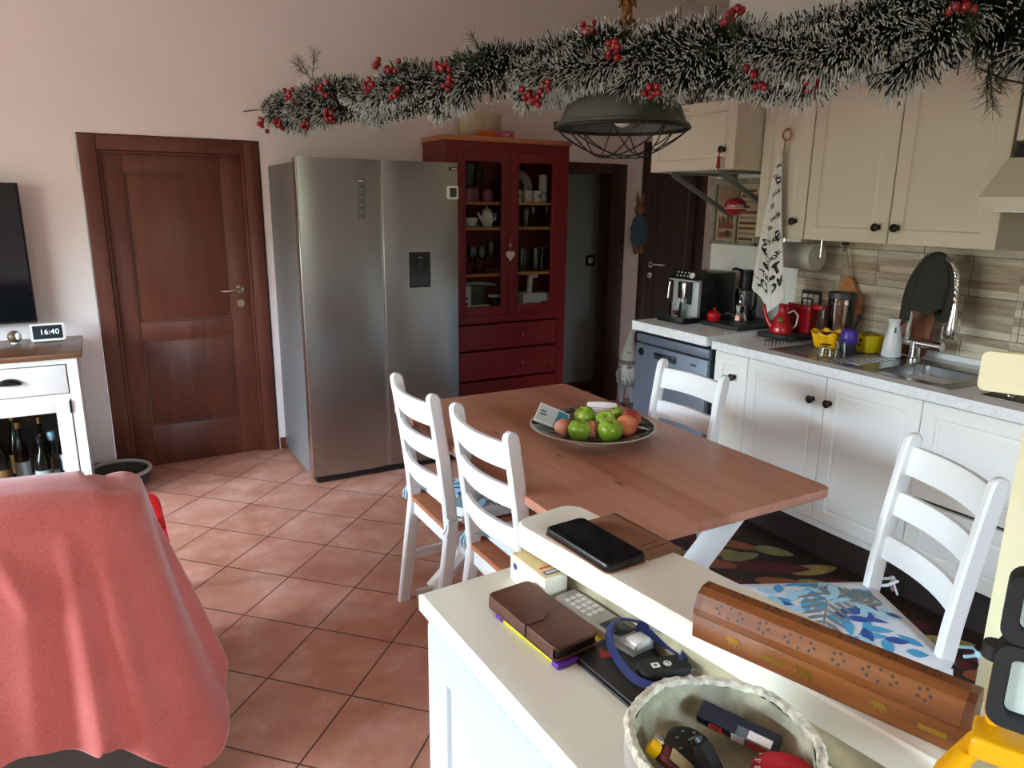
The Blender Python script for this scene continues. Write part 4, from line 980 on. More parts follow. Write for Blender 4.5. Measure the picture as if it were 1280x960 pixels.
# dark cloth over the faucet arch
m_dkcloth = M('charcoal_cloth', '33332f', .95, bump=.6, bscale=180, var=.15, vscale=40)
def clo(u, v):
    a = 2*PI*u; zt = .475; zb = .20+.035*math.sin(a*2+.6)+.02*math.sin(5*a); z = zt-(zt-zb)*v**1.3
    k = math.sin(min(1, v*1.25)*PI/2)**.75; wy = .012+.098*k*(1-.14*max(0, v-.6)); wx = .008+.040*k
    f = 1+.10*v*math.sin(7*a)+.05*v*math.sin(11*a+1)
    return (-.02+wx*f*math.cos(a), -.055+wy*f*math.sin(a)+.018*v, z)
mb = MB(); mb.grid(clo, 56, 22)
tag(mb.build('kitchen_cloth', m_dkcloth, smooth=180, solid=.003, loc=(3.128, 1.905, .903)), 'dark grey cloth draped over the arch of the chrome faucet', 'cloth')
# hob
hb = thing('gas_hob', 'dark steel gas hob set in the worktop near the pillar', 'hob', (2.735, 1.40, .8985))
MB().box((0, -.56, 0), (.49, 0, .010), bev=.004).build('plate', [steel_mat('dark_steel', '5a5856', .25, 'Y')], hb, 40)
MB().box((-.002, -.562, .0005), (.004, .002, .008), bev=.002).build('edge', m_chrome, hb)
for i in range(4):
    mb = MB(); mb.lathe([(.020, 0), (.020, .004), (.013, .008), (.013, .028), (.011, .031), (0, .032)], 18); mb.build('knob', m_chrome, hb, 40, loc=(.075, -.065-i*.12, .010))
for x, y in ((.22, -.15), (.22, -.41), (.40, -.15), (.40, -.41)):
    mb = MB(); mb.lathe([(.05, 0), (.052, .008), (.03, .014), (.03, .02), (0, .021)], 20); mb.build('burner', m_black, hb, 40, loc=(x, y, .010))
    mb = MB()
    for k in range(4): mb.beam((x+.03*math.cos(k*PI/2), y+.03*math.sin(k*PI/2), .037), (x+.085*math.cos(k*PI/2), y+.085*math.sin(k*PI/2), .037), .008, .008); mb.beam((x+.082*math.cos(k*PI/2), y+.082*math.sin(k*PI/2), .010), (x+.082*math.cos(k*PI/2), y+.082*math.sin(k*PI/2), .04), .008, .008)
    mb.build('pan_support', m_blackm, hb)
mb = MB(); mb.lathe([(.055, 0), (.058, .004), (.05, .075), (.047, .075), (.054, .006), (0, .006)], 22, m=0); mb.tube([(.05, 0, .07), (.1, 0, .085), (.16, 0, .09)], .008, 8, m=1)
mb.tube([(-.04, .0, .085), (-.02, -.02, .09), (.02, .01, .088), (.05, .02, .085)], .006, 6, m=2)
tag(mb.build('small_pot', [m_ceramic, m_black, m_birch], smooth=50, loc=(3.19, 1.36, .899), rz=R(-80)), 'small pale pot with dark handle on the hob by the backsplash', 'pot')

# ------------------------------------------------------------------ wall cabinets
UX = 2.965
def upper(name, label, y, w_, z0, z1, x0, depth, kx, kz, group=None, frame=.06):
    t = kt(name, label, 'cabinet', x0, y, 0, group)
    MB().box((.001, .021, z0), (w_-.001, depth, z1)).build('body', m_cream, t)
    d = panel_door(w_-.003, z1-z0-.002, .02, frame, .008, .010, x0=.0015, z0=z0+.001).build('door', m_cream, t, 30)
    if kx is not None: knob(d, kx, kz)
    return t, d
GU = 'cream wall cabinets above the sink'
upper('wall_cabinet', 'narrow cream wall cabinet with the tea towel hanging on its door', 2.735, .30, 1.405, 2.26, UX, .32, .245, 1.49, GU)
upper('wall_cabinet', 'cream wall cabinet above the cutting board, knob at its lower right', 2.432, .432, 1.405, 2.26, UX, .32, .385, 1.475, GU)
upper('wall_cabinet', 'cream wall cabinet above the sink beside the hood, knob at its lower left', 1.998, .445, 1.405, 2.26, UX, .32, .04, 1.475, GU)
upper('wall_cabinet', 'cream wall cabinet directly above the extractor hood', 1.545, .60, 1.80, 2.26, UX, .32, None, 0, GU)
upper('box_cabinet', 'cream box cabinet on brackets above the coffee machine', 3.37, .63, 1.735, 2.07, 2.78, .51, .56, 1.83, None, .055)
hd = kt('extractor_hood', 'cream extractor hood between the wall cabinets above the hob', 'hood', 2.79, 1.547)
mb = MB(); mb.loft([[(.0, .0, 1.555), (.6, .0, 1.555), (.6, .49, 1.555), (.0, .49, 1.555)], [(.0, .0, 1.60), (.6, .0, 1.60), (.6, .49, 1.60), (.0, .49, 1.60)], [(.0, .15, 1.74), (.6, .15, 1.74), (.6, .49, 1.74), (.0, .49, 1.74)]]); mb.build('cover', m_cream, hd, 30)
MB().box((.04, .04, 1.548), (.56, .45, 1.556)).build('filter', m_steel, hd)
MB().box((.02, .17, 1.741), (.58, .2, 1.79)).build('slider', m_blackm, hd)
# red tassel on the box cabinet knob
ts = thing('red_tassel', 'small red tassel hanging on the knob of the box cabinet', 'ornament', (2.755, 2.81, 1.83))
mb = MB(); mb.tube([(0, 0, .0), (-.006, 0, -.02), (-.006, 0, -.035)], .003, 6); mb.ball((-.006, 0, -.04), .010); mb.lathe([(.0, -.045), (.008, -.048), (.012, -.09), (0, -.09)], 12, c=(-.006, 0, 0)); mb.build('tassel', M('dark_red_thread', '8e1220', .7), ts, 60)
MB().cyl((-.006, 0, -.09), (-.006, 0, -.105), .003, 6).build('bead', m_print, ts)
ol = tag(MB().tube([(0, 0, .06), (0, 0, .025)], .002, 6).ball((0, 0, .0), (.014, .014, .026)).build('red_bauble', M('dark_red_thread', '8e1220', .7), smooth=180, loc=(2.955, 2.76, 2.005)), 'small red bauble hanging in front of the wall cabinets near the box cabinet', 'ornament')
# figurines on the box cabinet
for i, (y, hgt, l) in enumerate(((3.20, .09, 'small grey bird figurine on top of the box cabinet'), (3.06, .08, 'small pale pebble dish with bird figure on the box cabinet'))):
    t = thing('figurine', l, 'figurine', (2.93, y, 2.0705))
    mb = MB(); mb.ball((0, 0, hgt*.35), (.03, .045, hgt*.35)); mb.ball((0, -.035, hgt*.75), (.02, .022, .02)); mb.lathe([(0, 0), (.02, .016), (0, .04)], 8, c=(0, -.06, hgt*.7)); mb.tube([(0, .04, hgt*.4), (0, .085, hgt*.55)], .012, 8, rr=[.018, .004])
    mb.build('body', M('taupe_clay', '7c7068' if i == 0 else 'a09a90', .7), t, 60)
# bracket struts
for y, l in ((3.22, 'far diagonal grey strut under the box cabinet'), (2.86, 'near diagonal grey strut under the box cabinet')):
    t = thing('shelf_bracket', l, 'bracket', (2.80, y, 1.734))
    mb = MB(); mb.beam((.02, 0, -.014), (.497, 0, -.24), .022, .022); mb.box((.0, -.012, -.013), (.49, .012, -.0005)); mb.box((.485, -.012, -.28), (.499, .012, -.0005)); mb.build('strut', M('grey_green_metal', '7d827c', .45, .4), t)

# vintage wooden wall panel and red tin bauble
sg = thing('vintage_wall_sign', 'weathered framed wall panel with two brown pictures under the box cabinet', 'wall sign', (3.298, 3.365, 1.335), KR)
m_wdg = wood_mat('weathered_grey_wood', '5e5a4c', '84806e', 'a09a86', 'Z', 1, .8)
mb = MB()
for a, b in (((0, -.03, 0), (.025, 0, .37)), ((.35, -.03, 0), (.375, 0, .37)), ((.185, -.026, .0), (.20, 0, .37)), ((.0, -.03, 0), (.375, 0, .02)), ((-.02, -.036, .345), (.395, 0, .375))): mb.box(a, b, bev=.003)
mb.build('frame', m_wdg, sg, 40)
for i, x in enumerate((.026, .201)):
    mb = MB(); mb.box((x, -.012, .02), (x+(.158 if i == 0 else .148), -.002, .345), m=0)
    rnd = random.Random(4+i)
    if i == 0:
        mb.box((x+.02, -.0135, .185), (x+.14, -.012, .20), m=1)
        for k in range(9): mb.box((x+.02+k*.013, -.0145, .12), (x+.029+k*.013, -.012, .12+rnd.uniform(.03, .07)), m=1+k % 3)
        mb.box((x+.02, -.014, .09), (x+.14, -.012, .12), m=3); mb.box((x+.01, -.0135, .03), (x+.15, -.012, .085), m=2); mb.ball((x+.10, -.012, .06), (.035, .004, .022), m=1); mb.ball((x+.05, -.012, .055), (.03, .004, .016), m=3)
        mb.box((x+.01, -.0135, .21), (x+.15, -.012, .335), m=2)
    else:
        for k in range(10): mb.box((x+.01, -.0135, .03+k*.03), (x+.01+rnd.uniform(.07, .13), -.012, .045+k*.03), m=1+(k % 3))
    mb.build('picture', [M('beige_print', 'a8987c', .7), M('brown_print', '4e3826', .7), M('tan_print', '8a7358', .7), M('redbrown_print', '6e3c2c', .7)], sg)
rb = thing('red_tin_bauble', 'round red bauble with white script hanging in front of the wall sign', 'ornament', (3.08, 2.995, 1.555))
rb.scale = (1.15, 1.15, 1.1)
mb = MB(); mb.ball((0, 0, 0), (.052, .052, .044), seg=28, rings=16); mb.build('bauble', [M('dull_red_tin', '96161c', .4)], rb, 180)
mb = MB(); mb.tube([(.0525*math.cos(a), .0525*math.sin(a), -.008) for a in [2*PI*i/32 for i in range(32)]], .0018, 6, closed=True); mb.build('seam', m_ceramic, rb)
MB().tube([(0, 0, .044), (.002, .002, .12), (-.002, 0, .178)], .0022, 6).build('string', M('jute', '8c7a58', .9), rb)
mb = MB()
def on_ball(x, y):
    a = PI+.77+x/.0535; zz = y+.004; q = math.sqrt(max(0, 1-(zz/.044)**2))*.0530
    return (q*math.cos(a), q*math.sin(a), zz)
def text_map(mb, s, size, fn, m=0):
    tmp = MB(); tmp.text(s, size, Matrix(), depth=.0003, bold=size*.034)
    mb.raw([fn(p[0], p[1]) for p in tmp.v], tmp.f, m); return mb
text_map(mb, 'Coca-Cola', .021, on_ball); mb.build('lettering', m_ceramic, rb)

# tea towel on a ring
tt = thing('tea_towel', 'white tea towel with black words hanging on the narrow wall cabinet', 'towel', (UX-.012, 2.575, 1.04))
def tow(u, v):       # u across (0 far .. 1 near), v from bottom 0 to top 1
    w_ = .165*(1-v)**.8*(1 if v > .06 else 1)+.022
    if v < .13: w_ *= 1
    yc = -.035*0+.018*math.sin(v*2.2)-.004; y = yc-(u-.5)*w_*1.0
    drop = .11*abs(u-.62)**1.15*(1-v)**2*1.9 if True else 0
    x = -.024-.014*(1-v)-.013*math.sin(u*10+1+v*3)*(1-.55*v)-.006*math.sin(u*23)*(1-v)
    return (x, y, .78*v+drop)
mb = MB(); mb.grid(tow, 36, 40); mb.build('cloth', M('white_linen', 'dcdbd8', .9, bump=.2, bscale=250), tt, 180, solid=.002)
mb = MB()
def on_tow(s, size, u0, v0, ang):
    c_, s_ = math.cos(R(ang)), math.sin(R(ang))
    def fn(x, y):
        dy = c_*x-s_*y; dz = s_*x+c_*y
        v = min(1, max(0.0, v0+dz/.78)); w_ = .165*(1-v)**.8+.022; u = min(.97, max(.03, u0+dy/w_)); p = tow(u, v); return (p[0]-.0022, p[1], p[2])
    text_map(mb, s, size, fn)
for wd, u, v, k, a in (('COOK', .5, .125, .95, 20), ('Taste', .46, .20, .80, 20), ('eat', .38, .265, .62, 24), ('T', .80, .255, .30, 20), ('Cook', .60, .335, .72, 34), ('E', .22, .35, .30, 40), ('Drink', .42, .43, .85, 36), ('E', .80, .47, .34, 30), ('like', .40, .52, .68, 38), ('cook', .62, .595, .70, 42), ('for', .40, .66, .66, 45), ('cook', .5, .74, .80, 50), ('B', .55, .83, .62, 40), ('sip', .5, .91, .8, 50)):
    w_ = .165*(1-v)**.8+.022; on_tow(wd, k*w_/(.66*max(1, len(wd)))*1.15, u, v, a)
mb.build('printed_words', m_print, tt)
mb = MB(); mb.tube([(-.014, 0, .765), (-.012, .0, .80), (-.012, 0, .835)], .004, 6); mb.build('cord', M('jute', '8c7a58', .9), tt)
rg = thing('towel_ring', 'light wooden ring hook on the narrow wall cabinet door', 'hook', (UX-.013, 2.575, 1.893))
MB().tube([(-.003, .024*math.sin(a), .026*math.cos(a)) for a in [2*PI*i/28 for i in range(28)]], .0045, 8, closed=True).build('ring', m_birch, rg, 60)
MB().cyl((.0125, 0, .024), (-.006, 0, .024), .006, 10).build('peg', m_bronze, rg)
# key-shaped catch on the narrow cabinet
# paper roll under the cabinet
pr_ = thing('paper_towel_roll', 'white paper towel roll mounted under the narrow wall cabinet', 'paper roll', (3.13, 2.565, 1.315))
mb = MB(); mb.cyl((0, .105, 0), (0, -.095, 0), .066, 32); mb.build('roll', M('paper', 'c6c4bc', .9), pr_, 50)
mb = MB(); mb.tube([(0, -.09, .0), (0, -.112, 0), (0, -.112, .088)], .004, 8); mb.tube([(0, .1, 0), (0, .118, 0), (0, .118, .088)], .004, 8); mb.build('holder', m_chrome, pr_)
# hook and hanging board
hk = thing('wall_hook', 'dark hook under the wall cabinet holding the cutting board', 'hook', (3.24, 2.40, 1.375))
MB().box((-.012, -.012, .0), (.012, .012, .03), bev=.002).tube([(0, 0, 0), (0, -.004, -.02), (-.012, -.004, -.028), (-.02, -.004, -.016)], .003, 6).build('hook_body', m_black, hk, 40)
cbd = thing('cutting_board', 'oval brown cutting board hanging on the backsplash by a cord', 'cutting board', (3.268, 2.35, .965))
pts = []
for i in range(36):
    a = 2*PI*i/36; y = .075*math.sin(a); z = .12-.12*math.cos(a)
    if z > .17: y *= (1-.5*((z-.17)/.07)**1.0)
    pts.append((y, z+(.02 if z > .2 else 0)))
mb = MB(); mb.T = Matrix.Rotation(R(90), 4, 'Z') @ Matrix.Rotation(R(90), 4, 'X') @ Matrix.Rotation(R(-6), 4, 'Z'); mb.prism(pts, -.018, 0); mb.build('board', m_birch, cbd, 30)
MB().tube([(-.005, .0, .235), (-.02, .02, .30), (-.028, .045, .385), (-.01, .05, .388), (-.003, .03, .30), (.0, .006, .235)], .002, 6).build('cord', M('jute', '8c7a58', .9), cbd)
c2 = thing('chopping_board', 'brown wooden chopping board leaning on backsplash behind the faucet', 'cutting board', (3.18, 1.965, .907))
mb = MB(); mb.T = Matrix.Rotation(R(14), 4, 'Y') @ Matrix.Rotation(R(90), 4, 'Z') @ Matrix.Rotation(R(90), 4, 'X'); mb.prism(rrect(.155, .30, .025, 4, 0, .15), -.009, .009); mb.build('board', wood_mat('dark_board_wood', '6a3c26', '84503a', '9a6448', 'Z', 1, .5), c2, 30)
# sockets
so = thing('wall_socket', 'dark framed power socket with white switches on the backsplash', 'socket', (3.2875, 2.60, 1.085), KR)
switch(so, .12, .085, m_black, 3)

# ------------------------------------------------------------------ things on the worktops
Z1, Z2 = .9185, .8985
cm = thing('coffee_machine', 'silver and black coffee machine on the dishwasher worktop', 'coffee machine', (2.835, 3.215, Z1), R(-87))
mb = MB(); mb.box((.0, .055, 0), (.195, .335, .275), bev=.012); mb.build('body', m_black, cm, 40)
mb = MB(); mb.loft([[(.0, .0, .235), (.195, .0, .235), (.195, .06, .235), (0, .06, .235)], [(.0, .03, .292), (.195, .03, .292), (.195, .09, .285), (0, .09, .285)]]); mb.build('control_panel', M('panel_black', '101012', .15), cm)
mb = MB()
for i in range(4):
    for k in range(2): mb.box((.045+i*.027, .0125+k*.009-.0023, .252+k*.018), (.054+i*.027, .0125+k*.009+.003, .259+k*.018))
mb.T = Matrix.Translation((.165, .0118, .262)) @ Matrix.Rotation(R(62), 4, 'X'); mb.lathe([(.016, -.004), (.016, .006), (.012, .008), (0, .008)], 18)
mb.build('buttons', m_ceramic, cm, 40)
mb = MB(); mb.box((.0, .035, .03), (.195, .06, .235), bev=.004); mb.box((-.003, .0, .228), (.198, .05, .238), bev=.003); mb.build('front', M('silver_plastic', 'b2b6ba', .35, .25), cm, 40)
mb = MB(); mb.box((.07, .0, .13), (.125, .036, .225), bev=.006); mb.cyl((.085, .008, .13), (.085, .008, .105), .008, 10); mb.cyl((.11, .008, .13), (.11, .008, .105), .008, 10); mb.build('spout', m_chrome, cm, 40)
mb = MB(); mb.box((.125, .02, .10), (.15, .036, .225)); mb.build('spout_slot', m_black, cm)
MB().tube([(-.012, .02, .215), (-.014, .015, .17), (-.014, .012, .12)], .006, 8).build('steam_wand', m_chrome, cm, 50)
mb = MB(); mb.box((-.005, -.075, 0), (.2, .055, .03), bev=.004); mb.build('drip_tray', m_black, cm, 40)
mb = MB(); mb.box((.0, -.07, .0302), (.195, .03, .033)); mb.build('drip_grid', m_steel, cm)
gc = thing('coffee_cup', 'clear glass of coffee under the coffee machine spout', 'glass', (2.808, 3.12, Z1+.0335))
MB().lathe([(.03, 0), (.032, .003), (.036, .075), (.0335, .075), (.03, .006), (0, .006)], 22).build('glass_wall', m_glass, gc, 50)
MB().lathe([(.0285, .0065), (.030, .03), (0, .0305)], 22).build('coffee', M('coffee', '5c2416', .2), gc, 50)
mt = MB().box((2.88, 2.715, Z1), (3.27, 2.99, Z1+.022), bev=.005)
tag(mt.build('slate_tray', M('slate', '26282b', .55), smooth=40), 'black tray on the dishwasher worktop holding the grinder', 'tray')
ZT = Z1+.0225
rd = thing('red_lid_pot', 'small red pot with knobbed lid on the black tray next to the coffee machine', 'pot', (2.935, 2.945, Z1+.0225), 0)
MB().lathe([(.03, 0), (.036, .01), (.038, .03), (0, .03)], 20).build('body', m_red, rd, 50)
MB().lathe([(.04, .031), (.04, .035), (.022, .052), (.007, .056), (.008, .066), (.010, .072), (0, .076)], 20).build('lid', m_red, rd, 50)
gr = thing('coffee_grinder', 'dark coffee grinder with glass jar on the black tray', 'grinder', (3.15, 2.925, ZT))
gr.scale = (1.2, 1.2, 1.15)
MB().lathe([(.05, 0), (.052, .01), (.048, .05), (0, .05)], 22).build('base', m_black, gr, 40)
MB().lathe([(.046, .051), (.05, .06), (.052, .14), (.045, .145), (0, .145)], 22).build('jar', m_glass, gr, 50)
mb = MB(); mb.lathe([(.03, .055), (.03, .14), (0, .14)], 16); mb.build('inner_bowl', M('smoke', '57595a', .2, .4), gr, 40)
mb = MB(); mb.lathe([(.036, .146), (.04, .155), (.034, .21), (.042, .235), (0, .24)], 20); mb.tube([(-.04, 0, .235), (-.075, .01, .245), (-.09, .01, .24)], .007, 8); mb.build('head', m_black, gr, 40)
mk = thing('moka_pot', 'small chrome moka pot lying between red pot and grinder', 'moka pot', (3.04, 2.86, ZT))
mb = MB(); mb.lathe([(.035, 0), (.038, .01), (.028, .045), (.024, .05), (.032, .09), (.02, .098), (.006, .102), (.007, .115), (0, .117)], 8); mb.build('body', m_chrome, mk, 30)
MB().tube([(.03, .0, .085), (.065, .0, .085), (.068, 0, .05)], .006, 8).build('handle', m_black, mk)
mb = MB(); mb.tube([(-.03, .01, .03), (-.07, .02, .05), (-.09, .03, .04)], .004, 6); mb.build('spout', m_chrome, mk)
dt = MB().box((2.965, 2.455, Z2), (3.262, 2.66, Z2+.028), bev=.005)
tag(dt.build('black_tray', M('slate', '26282b', .55), smooth=40), 'thick black tray under the red watering can on the worktop', 'tray')
ZB = Z2+.0285
rt_ = thing('red_bread_tin', 'dark red tin with black top handle beside the watering can', 'tin', (3.185, 2.545, ZB))
mb = MB(); secs = [[(x*q, y*q, z) for x, y in rrect(.125, .155, .02, 4)] for z, q in ((0, .96), (.005, 1), (.12, 1), (.124, 1.02), (.138, 1.02), (.145, .97))]; mb.loft(secs); mb.build('body', M('dark_red_enamel', '8c0f18', .2, coat=.4), rt_, 30)
MB().tube([(0, .03, .145), (0, .03, .165), (0, .02, .17), (0, -.02, .17), (0, -.03, .165), (0, -.03, .145)], .005, 8).build('handle', m_black, rt_)
wc = thing('watering_can', 'bright red watering can with green label on the black tray', 'watering can', (3.045, 2.575, ZB))
mb = MB(); mb.lathe([(.058, 0), (.06, .006), (.055, .03), (.038, .075), (.022, .095), (.020, .13), (.024, .145), (.02, .145), (.016, .10), (0, .09)], 26); mb.build('body', m_red, wc, 50)
MB().tube([(-.03, .03, .02), (-.042, .055, .055), (-.05, .078, .115), (-.053, .085, .135)], .008, 10, rr=[.016, .010, .008, .009]).build('spout', m_red, wc, 60)
MB().tube([(.018, -.02, .10), (.035, -.04, .115), (.045, -.06, .09), (.042, -.055, .04), (.035, -.035, .012)], .0035, 8).build('handle', m_ceramic, wc, 60)
mb = MB(); mb.ball((-.036, -.018, .068), (.008, .022, .014)); mb.build('label', M('olive_label', '4c5a1e', .5), wc, 180)
# dish rack
dr_ = thing('dish_rack', 'low dark wire rack at the back of the draining board', 'rack', (0, 0, 0))
mb = MB()
for i in range(14): mb.tube([(2.79+i*.026, 2.405, Z2), (2.79+i*.026, 2.405, Z2+.028), (2.79+i*.026, 2.445, Z2+.028), (2.79+i*.026, 2.445, Z2)], .0018, 5)
for y in (2.405, 2.445): mb.tube([(2.78, y, Z2+.028), (3.14, y, Z2+.028)], .0025, 6)
mb.build('wires', m_black, dr_)
ZS = .9065
for x, y, hh_, r_, l in ((2.82, 2.13, .05, .033, 'short clear tumbler upside down on the draining board, nearer the worktop edge'), (2.862, 2.085, .075, .028, 'taller clear glass upside down on the draining board beside the short tumbler')):
    tag(MB().lathe([(r_, 0), (r_*.93, 0), (r_*.75, hh_-.01), (0, hh_-.008), (0, hh_), (r_*.8, hh_)], 20).build('drinking_glass', m_glass, smooth=50, loc=(x, y, ZS)), l, 'glass')
yb = thing('yellow_colander', 'yellow ruffled plastic colander behind the purple container', 'colander', (3.02, 2.265, ZS))
mb = MB(); n = 48
def col(u, v):
    a = 2*PI*u; r = .064+.016*v+.007*v*math.sin(8*a); return (r*math.cos(a), r*math.sin(a)*1.0, .072*v+.007*v*math.sin(8*a+1))
mb.grid(col, 64, 8); mb.lathe([(0, .001), (.064, .001)], 32); mb.build('basin', m_yellow, yb, 60, solid=.003)
MB().lathe([(0, .06), (.06, .062)], 24).build('inside', M('dull_maroon', '6a3a3a', .7), yb)
pc = thing('purple_cleaner', 'purple tub with dark brush standing in it on the draining board', 'tub', (2.965, 2.12, ZS))
MB().lathe([(.034, 0), (.036, .004), (.036, .045), (0, .046)], 24).build('lower_body', M('dark_tub', '2c2a3c', .4, var=.6, vscale=90), pc, 50)
MB().lathe([(.0365, .0465), (.0385, .05), (.037, .10), (.03, .11), (0, .11)], 24).build('upper_body', M('purple_plastic', '4a2f9a', .35), pc, 50)
mb = MB(); mb.tube([(.0, -.012, .105), (.004, -.022, .14), (.01, -.03, .185)], .006, 8, rr=[.009, .007, .008]); mb.build('brush_handle', m_blackm, pc, 60)
yc = thing('yellow_cup', 'square yellow container with dark spots beside the purple tub', 'container', (3.095, 2.105, ZS), R(-20))
secs = [[(x*q, y*q, z) for x, y in rrect(.095, .085, .018, 4)] for z, q in ((0, .88), (.004, .92), (.075, 1.03), (.078, 1.03), (.076, .98), (.012, .86))]
mb = MB(); mb.loft(secs); mb.build('body', M('lemon_plastic', 'd8bc10', .4), yc, 30)
mb = MB(); mb.ball((-.048, .0, .052), (.003, .009, .008)); mb.ball((-.047, .006, .030), (.003, .009, .008)); mb.build('dots', m_print, yc, 180)
mb = MB(); mb.prism([(-.03, -.03), (.03, -.025), (.032, .03), (-.028, .028)], .05, .088, taper=.8); mb.build('sponge', M('old_sponge', '9a8a30', .95, bump=.6, bscale=90), yc)
vs_ = thing('white_dispenser', 'white tapered dispenser with a slot beside the faucet', 'dispenser', (3.085, 1.985, ZS))
mb = MB(); mb.lathe([(.040, 0), (.042, .006), (.036, .07), (.027, .125), (.026, .14), (.031, .168), (.031, .172), (0, .172)], 28); mb.build('body', M('white_plastic', 'dadcde', .3), vs_, 50)
mb = MB(); secs = []
for z, q in ((.04, .002), (.06, .007), (.10, .006), (.135, .003)):
    r = .0425-.0155*min(1, max(0, (z-.006)/.12)); a0 = PI+.75; secs.append([(r*math.cos(a0+s*q/r), r*math.sin(a0+s*q/r), z) for s in (-1, 0, 1)]+[((r-.004)*math.cos(a0+s*q/r), (r-.004)*math.sin(a0+s*q/r), z) for s in (1, 0, -1)])
mb.loft(secs); mb.build('slot', M('slot_grey', '3a4a50', .3), vs_)
m_frost = glass_mat('cloudy_plastic', (.86, .80, .78), .5)
jg = thing('measuring_jug', 'clear blender jug with dark rim behind the yellow colander', 'jug', (3.165, 2.325, Z2))
MB().lathe([(.048, 0), (.052, .004), (.066, .235), (.063, .235), (.049, .006), (0, .006)], 28).build('jug_wall', m_frost, jg, 50)
MB().lathe([(.066, .225), (.069, .228), (.069, .255), (.064, .255), (.064, .228)], 28, cap=False).build('rim', M('grey_rim', '3c3836', .4), jg, 40)
mb = MB(); mb.tube([(-.055, .02, .19), (-.09, .035, .185), (-.095, .037, .06), (-.058, .02, .04)], .007, 8); mb.build('handle', m_glass, jg, 60)
rbh = thing('red_brush', 'thin dark brush with red top standing behind the colander', 'brush', (3.10, 2.395, Z2))
MB().tube([(0, 0, 0), (.004, .004, .10), (.008, .006, .165)], .005, 8).build('handle', m_blackm, rbh, 60)
mb = MB(); mb.box((-.025, -.03, .166), (.03, .03, .188), bev=.006); mb.ball((.0, .035, .18), .010); mb.build('head', m_red, rbh, 40)
# ------------------------------------------------------------------ cream sideboard in front of the half wall
sd = thing('sideboard', 'white and cream shallow sideboard standing against the half wall', 'sideboard', (0, 0, 0))
def wx(y, r=.018): return .56+.014+(.99-y)*math.tan(R(8))      # face of the half wall
top = [(.391, .991), (.412, .10), (wx(.10)+.003, .10), (wx(.99)+.001, 1.003)]
mb = MB(); secs = []
c_ = (.5, .5)
for z, q in ((.918, .004), (.921, 0), (.947, 0), (.95, .004)): secs.append([(x+(q if x < .45 else 0), y-(q if y > .5 else 0), z) for x, y in top])
mb.loft(secs); mb.build('top', m_counter, sd, 30)
mb = MB(); mb.prism([(.413, .965), (.434, .11), (wx(.11)-.004, .11), (wx(.965)-.004, .965)], .05, .918); mb.build('body', M('dimmed_white_lacquer', 'bfc8cb', .4), sd)  # white lacquer, its colour darkened to offset the strong window light on the front
ang = math.atan2(.434-.413, .965-.11)
d = panel_door(.855, .85, .016, .07, .006, .008).build('door', M('dimmed_white_lacquer', 'bfc8cb', .4), sd, 30, loc=(.395, .968, .06)); d.rotation_euler = (0, 0, R(-90)+ang)
MB().prism([(.43, .955), (.45, .12), (.54, .12), (.54, .955)], 0, .05).build('plinth', m_white, sd)
ZC = .9502
tp = thing('filter_packet', 'small cream and tan paper packet beside the half wall cap', 'packet', (.567, .913, ZC), R(2))
mb = MB(); mb.box((-.022, -.052, 0), (.022, .052, .047), m=0, bev=.003)
mb.box((-.019, -.049, .047), (.019, .049, .0474), m=1); mb.box((-.010, -.022, .0474), (.012, -.017, .0478), m=2); mb.box((-.012, -.042, .0474), (.016, -.030, .0478), m=3)
mb.ball((-.0222, .035, .03), (.0006, .006, .006), m=3); mb.box((-.0224, -.048, .010), (-.0218, -.03, .02), m=3)
for k in range(7): mb.box((-.009+k*.0032, -.039, .0478), (-.0072+k*.0032, -.0335+.0008*(k % 2), .0481), m=0)
mb.build('carton', [M('cream_card', 'e6e2cc', .5), M('tan_card', 'd4bc84', .5, var=.15, vscale=40), M('red_ink', 'c8351c', .5), M('blue_ink', '3a3c78', .5)], tp, 40)
nb = MB().box((-.02, -.05, 0), (.024, .03, .012), bev=.002)
tag(nb.build('pale_card_box', M('pale_green_card', 'e0e2c0', .6), smooth=40, loc=(.583, .825, ZC), rz=R(4)), 'pale thin card box under the head of the cordless phone', 'box')
pk = thing('tobacco_pouch', 'yellow and purple flat packet under the brown leather wallet', 'packet', (.523, .796, ZC), R(4))
mb = MB(); mb.grid(lambda u, v: ((u-.5)*.098, (v-.5)*.152, .0045+.0015*math.sin(u*9+v*5)), 16, 20, 0); mb.build('pouch', M('yellow_foil', 'e8d400', .35), pk, 60, solid=.005)
mb = MB(); mb.box((-.0495, -.0775, .001), (.050, -.062, .0088), bev=.001); mb.build('purple_band', M('purple_foil', '5e2a9a', .35), pk, 40)
MB().box((-.0515, .060, .001), (.052, .0775, .0085), bev=.001).build('purple_band', M('purple_foil', '5e2a9a', .35), pk, 40)
m_lea = M('brown_leather', '5c3424', .5, var=.3, vscale=14, bump=.25, bscale=120)
wl_ = thing('leather_wallet', 'brown leather phone wallet with clasp lying on the yellow packet', 'wallet', (.508, .808, .9605), R(5))
mb = MB(); secs = [[(x*q, y*q, z) for x, y in rrect(.078, .172, .010, 4)] for z, q in ((.0165, 1), (.0195, 1), (.0215, .985))]; mb.loft(secs); secs = [[(x*q, y*q, z) for x, y in rrect(.078, .172, .010, 4)] for z, q in ((0, .985), (.001, 1), (.004, 1))]; mb.loft(secs); mb.box((-.039, -.08, .002), (-.0375, .08, .0175)); mb.build('cover', m_lea, wl_, 30)
mb = MB(); secs = [[(x*.96, y*.975, z) for x, y in rrect(.078, .172, .010, 4)] for z in (.0035, .017)]; mb.loft(secs); mb.build('inner_case', m_black, wl_, 30)
